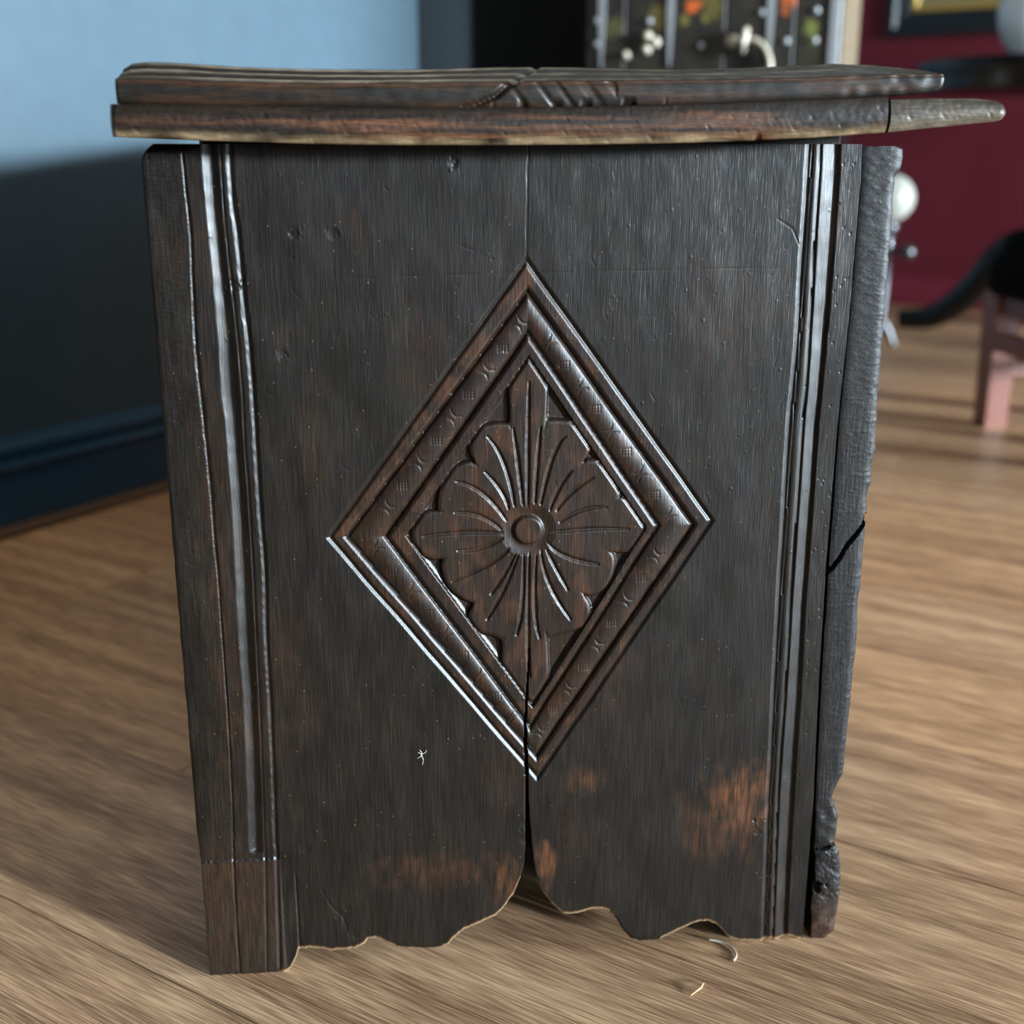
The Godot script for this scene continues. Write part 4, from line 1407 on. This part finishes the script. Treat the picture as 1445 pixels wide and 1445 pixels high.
func printed_box(a: float, b: float, y0: float, y1: float, z0: float, z1: float, ox: float, w: float, h: float) -> ArrayMesh:
	var st := fresh()
	add_box(st, Vector3((a + b) / 2, (y0 + y1) / 2, (z0 + z1) / 2), Vector3(b - a, y1 - y0, z1 - z0), 0.003)
	var arr := st.commit().surface_get_arrays(0)
	var uv := PackedVector2Array()
	for v in arr[Mesh.ARRAY_VERTEX]:
		uv.append(Vector2((v.x - ox) / w, 1.0 - v.y / h))
	arr[Mesh.ARRAY_TEX_UV] = uv
	var m := ArrayMesh.new()
	m.add_surface_from_arrays(Mesh.PRIMITIVE_TRIANGLES, arr)
	return m


func prism(st: SurfaceTool, pts: Array, cx: float, z0: float, z1: float):
	var mid := Vector3(cx, 0.3, (z0 + z1) / 2)
	var f := []
	for p in pts:
		f.append(Vector3(cx + p[0], p[1], z1))
	for k in range(1, f.size() - 1):
		flat_tri(st, f[0], f[k], f[k + 1], mid)
	for k in f.size():
		var p: Vector3 = f[k]
		var q: Vector3 = f[(k + 1) % f.size()]
		flat_quad(st, p, q, Vector3(q.x, q.y, z0), Vector3(p.x, p.y, z0), mid)


# a domed head on a board's front
func lathe_z(r: float, high: float, c: Vector3) -> ArrayMesh:
	var rings := []
	for s in 7:
		var t := s / 6.0 * PI / 2.0
		var ring := PackedVector3Array()
		for i in 14:
			var u := TAU * i / 14
			ring.append(c + Vector3(maxf(r * cos(t), 0.0002) * cos(u), maxf(r * cos(t), 0.0002) * sin(u), high * sin(t)))
		rings.append(ring)
	return loft(rings)


func picture():
	# hangs on the red wall; only its lower left corner is in view
	var w := 0.82
	var h := 0.66
	var t := thing("picture_frame", "dark blue grey picture frame with a gold slip on the red wall", "picture", rp(A_FAR, 1.005, -1.045), deg_to_rad(ROOM_TURN))
	var bar := 0.087
	var prof := [[0.0, 0.004], [0.0, 0.028], [0.012, 0.036], [0.028, 0.034], [0.040, 0.024], [0.064, 0.022], [0.080, 0.014], [bar, 0.012], [bar, 0.004]]
	var corners := [Vector2(0, 0), Vector2(w, 0), Vector2(w, h), Vector2(0, h)]
	frame_bars("frame_bar", prof, corners, M.frame_paint, t)
	var inset := [Vector2(bar, bar), Vector2(w - bar, bar), Vector2(w - bar, h - bar), Vector2(bar, h - bar)]
	frame_bars("gold_slip", [[0.0, 0.004], [0.0, 0.013], [0.006, 0.017], [0.018, 0.015], [0.026, 0.009], [0.026, 0.004]], inset, M.gilt, t)
	obj("picture_sheet", box(Vector3(w - 0.18, h - 0.18, 0.004), Vector3(w / 2, h / 2, 0.007), 0.0), M.picture_ground, t)


func frame_bars(called: String, prof: Array, corners: Array, mat: Material, parent: Node):
	for k in 4:
		var p: Vector2 = corners[k]
		var q: Vector2 = corners[(k + 1) % 4]
		var d := (q - p).normalized()
		var inward := Vector2(-d.y, d.x)
		var r0 := PackedVector3Array()
		var r1 := PackedVector3Array()
		for s in prof:
			var a: Vector2 = p + inward * s[0] + d * s[0]
			var b: Vector2 = q + inward * s[0] - d * s[0]
			r0.append(Vector3(a.x, a.y, s[1]))
			r1.append(Vector3(b.x, b.y, s[1]))
		var st := fresh()
		var mid := Vector3.ZERO
		for v in r0:
			mid += v
		for v in r1:
			mid += v
		mid /= r0.size() * 2
		for i in prof.size():
			var j := (i + 1) % prof.size()
			flat_quad(st, r0[i], r0[j], r1[j], r1[i], mid)
		obj(called, done(st), mat, parent)


func tripod_table():
	var t := thing("tripod_table", "black round tripod table with curved legs by the red wall", "table", rp(3.65, 0, -0.28), deg_to_rad(ROOM_TURN))
	obj("tabletop", lathe([Vector2(0.0, 0.770), Vector2(0.40, 0.770), Vector2(0.418, 0.778), Vector2(0.42, 0.815), Vector2(0.44, 0.822), Vector2(0.455, 0.835), Vector2(0.452, 0.855), Vector2(0.43, 0.862), Vector2(0.0, 0.862)], 64), M.black_wood, t)
	obj("pedestal", lathe([Vector2(0.0, 0.16), Vector2(0.05, 0.16), Vector2(0.06, 0.20), Vector2(0.045, 0.30), Vector2(0.07, 0.40), Vector2(0.075, 0.45), Vector2(0.04, 0.53), Vector2(0.032, 0.70), Vector2(0.05, 0.75), Vector2(0.09, 0.77), Vector2(0.0, 0.77)], 32), M.black_wood, t)
	for k in 3:
		var turn := Basis(Vector3.UP, PI + TAU / 3.0 * k)
		var pts := []
		for p in curve([Vector3(0.03, 0.30, 0), Vector3(0.12, 0.27, 0), Vector3(0.22, 0.14, 0), Vector3(0.31, 0.060, 0), Vector3(0.37, 0.036, 0), Vector3(0.45, 0.031, 0)], 5):
			pts.append(turn * p)
		var radii := []
		for q in pts.size():
			radii.append(lerpf(0.062, 0.030, float(q) / (pts.size() - 1)))
		obj("leg", tube(pts, radii, 12, 0.75), M.black_wood, t)


func porcelain_jar():
	var t := thing("porcelain_jar", "round white porcelain jar with blue painting on the black table", "jar", rp(3.62, 0.862, -0.372), deg_to_rad(ROOM_TURN))
	obj("body", lathe([Vector2(0.0, 0.0), Vector2(0.06, 0.0), Vector2(0.066, 0.008), Vector2(0.10, 0.05), Vector2(0.122, 0.10), Vector2(0.128, 0.145), Vector2(0.118, 0.20), Vector2(0.09, 0.245), Vector2(0.055, 0.268), Vector2(0.05, 0.285), Vector2(0.056, 0.30), Vector2(0.0, 0.302)], 48), M.china, t)
	# painted sprays: thin raised leaves of blue glaze
	for k in 9:
		var st := fresh()
		var lon := PI * 0.30 - k * TAU / 14.0
		for leaf in 3:
			var lat := 0.145 + (leaf - 1) * 0.045
			var r0 := 0.1290 - absf(leaf - 1) * 0.009
			var c := Vector3(r0 * cos(lon + leaf * 0.05), lat, r0 * sin(lon + leaf * 0.05))
			var out := Vector3(c.x, (lat - 0.145) * 0.5, c.z).normalized()
			var side := out.cross(Vector3.UP).normalized()
			var up := side.cross(out)
			for s in 10:
				var u0 := TAU * s / 10
				var u1 := TAU * (s + 1) / 10
				flat_tri(st, c + out * 0.0012, c + side * cos(u0) * 0.014 + up * sin(u0) * 0.020 - out * 0.001, c + side * cos(u1) * 0.014 + up * sin(u1) * 0.020 - out * 0.001, Vector3(0, lat, 0))
		obj("blue_spray", done(st), M.cobalt, t)


func globe_lamp():
	var t := thing("globe_lamp", "white glass globe on a slim metal stand, half hidden behind the chest", "lamp", rp(3.15, 0, -0.655), deg_to_rad(ROOM_TURN))
	obj("globe", lathe(ball(0.072, 0.455), 40), M.opal, t)
	obj("gallery", lathe([Vector2(0.0, 0.355), Vector2(0.030, 0.355), Vector2(0.034, 0.37), Vector2(0.030, 0.388), Vector2(0.0, 0.388)], 24), M.steel, t)
	obj("stem", lathe([Vector2(0.0, 0.05), Vector2(0.022, 0.05), Vector2(0.015, 0.10), Vector2(0.020, 0.20), Vector2(0.017, 0.28), Vector2(0.03, 0.30), Vector2(0.018, 0.325), Vector2(0.022, 0.356), Vector2(0.0, 0.356)], 24), M.steel, t)
	obj("side_knob", lathe(ball(0.024, 0.0), 20, Vector3(0.068, 0.298, 0.01)), M.steel, t)
	obj("knob_arm", tube([Vector3(0, 0.298, 0), Vector3(0.05, 0.298, 0.008)], [0.008, 0.008]), M.steel, t)
	for k in 3:
		var u := Basis(Vector3.UP, 0.5 + TAU / 3.0 * k)
		obj("foot", tube([u * Vector3(0.01, 0.08, 0), u * Vector3(0.03, 0.05, 0), u * Vector3(0.045, 0.014, 0), u * Vector3(0.055, 0.010, 0)], [0.012, 0.011, 0.010, 0.009]), M.steel, t)


func ball(r: float, y: float) -> Array:
	var out := []
	for k in 17:
		var t := PI * k / 16.0
		out.append(Vector2(maxf(r * sin(t), 0.0), y - r * cos(t)))
	return out


func stool():
	var t := thing("stool", "square mahogany stool with a thick black padded seat", "stool", Vector3(1.212, 0, -1.745))
	var w := 0.40
	var wx := 0.36
	var side := 0.064
	var high := 0.30
	for k in 4:
		var x: float = [0.0, wx, 0.0, wx][k]
		var z: float = [0.0, 0.0, w, w][k]
		var lean := Vector3(0.012 if x > 0 else -0.012, 0, 0)
		var foot := Vector3(x + side / 2, 0, z - side / 2)
		var rings := []
		for s in 2:
			var c := foot + Vector3(0, high * s, 0)
			var r := side / 2 * (0.86 if s == 0 else 1.0)
			var ring := PackedVector3Array()
			for q in [[-1, -0.86], [-1, 0.86], [-0.86, 1], [0.86, 1], [1, 0.86], [1, -0.86], [0.86, -1], [-0.86, -1]]:
				ring.append(c + Vector3(q[0] * r, 0, q[1] * r))
			rings.append(ring)
		obj("leg", faceted(rings), M.mahogany, t)
	# rails between the legs
	for k in 2:
		obj("rail", box(Vector3(side * 0.55, 0.040, w - side), Vector3(side * 0.32 + k * (wx + side * 0.36), 0.195, w / 2 - side / 2), 0.003), M.mahogany, t)
		obj("rail", box(Vector3(wx - side, 0.036, side * 0.5), Vector3(wx / 2 + side / 2, 0.130, -side / 2 + k * w), 0.003), M.mahogany, t)
		obj("seat_rail", box(Vector3(wx - side, 0.05, side * 0.6), Vector3(wx / 2 + side / 2, 0.275, -side / 2 + k * w), 0.003), M.mahogany, t)
		obj("seat_rail", box(Vector3(side * 0.6, 0.05, w - side), Vector3(side / 2 + k * wx, 0.275, w / 2 - side / 2), 0.003), M.mahogany, t)
	# the padded seat: a soft block with a domed top
	var rings := []
	var mid := Vector3(wx / 2 + side / 2, 0, w / 2 - side / 2)
	for s in [[0.90, 0.292], [0.99, 0.298], [1.02, 0.315], [1.02, 0.35], [1.0, 0.368], [0.95, 0.385], [0.93, 0.41], [0.86, 0.43], [0.7, 0.44], [0.4, 0.446], [0.0, 0.448]]:
		var ring := PackedVector3Array()
		for i in 40:
			var u := TAU * i / 40
			var e := Vector2(cos(u), -sin(u))
			var k := 1.0 / pow(pow(absf(e.x), 7.0) + pow(absf(e.y), 7.0), 1.0 / 7.0)
			ring.append(mid + Vector3(e.x * k * 0.225 * s[0], s[1], e.y * k * 0.245 * s[0]))
		rings.append(ring)
	obj("seat_cushion", loft(rings), M.black_cloth, t)


func faceted(rings: Array) -> ArrayMesh:
	var st := fresh()
	var mid := Vector3.ZERO
	for r in rings:
		for v in r:
			mid += v
	mid /= rings.size() * rings[0].size()
	var n: int = rings[0].size()
	for k in rings.size() - 1:
		for i in n:
			flat_quad(st, rings[k][i], rings[k][(i + 1) % n], rings[k + 1][(i + 1) % n], rings[k + 1][i], mid)
	for r in [rings[0], rings[rings.size() - 1]]:
		for i in range(1, n - 1):
			flat_tri(st, r[0], r[i], r[i + 1], mid)
	return done(st)


func unseen_ceiling_lamp():
	# lamp out of view, placed to light the floor left of the chest
	var t := thing("unseen_ceiling_lamp", "unseen round ceiling lamp above the far end of the chest, placed to light the floor", "lamp", rp(0.62, CEILING, -0.72))
	obj("rim", lathe([Vector2(0.0, -0.001), Vector2(0.21, -0.001), Vector2(0.215, -0.02), Vector2(0.21, -0.05), Vector2(0.19, -0.055), Vector2(0.0, -0.055)], 40), M.white, t)
	var glow := plain(Color(1, 0.94, 0.84), 0.5)
	glow.emission_enabled = true
	glow.emission = Color(1, 0.93, 0.83)
	glow.emission_energy_multiplier = 1.2
	obj("lamp_glass", lathe([Vector2(0.0, -0.075), Vector2(0.12, -0.072), Vector2(0.18, -0.062), Vector2(0.19, -0.054), Vector2(0.0, -0.054)], 40), glow, t)
	var l := AreaLight3D.new()
	l.name = "lamp_glow"
	l.area_size = Vector2(0.34, 0.34)
	l.light_color = Color(1, 0.93, 0.83)
	l.light_energy = 1.25
	l.area_normalize_energy = true
	l.area_range = 8.0
	l.shadow_enabled = true
	l.transform = Transform3D(Basis.looking_at(Vector3.DOWN, Vector3.FORWARD), Vector3(0, -0.085, 0))
	t.add_child(l)


func litter():
	var t := thing("thread", "short curled white thread on the floor below the chest's right foot", "thread", Vector3(0.155, 0, 0.004))
	var pts := curve([Vector3(-0.012, 0.0022, -0.008), Vector3(-0.002, 0.0015, -0.004), Vector3(0.004, 0.0012, 0.004), Vector3(0.004, 0.001, 0.012), Vector3(0.0, 0.001, 0.018)], 5)
	var rr := []
	for p in pts:
		rr.append(0.0007)
	obj("strand", tube(pts, rr, 8), M.thread, t)
	var s := thing("splinter", "tiny pale wood splinter on the floor joint in front of the chest", "splinter", Vector3(0.120, 0, 0.052))
	obj("sliver", tube([Vector3(-0.007, 0.001, 0.006), Vector3(0.002, 0.0025, 0.0), Vector3(0.006, 0.001, -0.007)], [0.0003, 0.0008, 0.0003], 6), M.splinter, s)
	var c := thing("cobweb_tuft", "tiny pale tuft of fibres caught on the chest's end below the lozenge", "fluff", Vector3(-0.080, 0.178, 0.0006))
	for k in 5:
		var u: float = [0.7, 1.9, 2.5, 3.9, 4.8][k]
		var d: Vector3 = Vector3(cos(u), sin(u), 0.1) * [0.005, 0.004, 0.003, 0.004, 0.008][k]
		obj("fibre", tube([Vector3.ZERO, d * 0.5 + Vector3(0.001, 0, 0.0006), d], [0.0002, 0.00016, 0.0001], 6), M.cobweb, c)
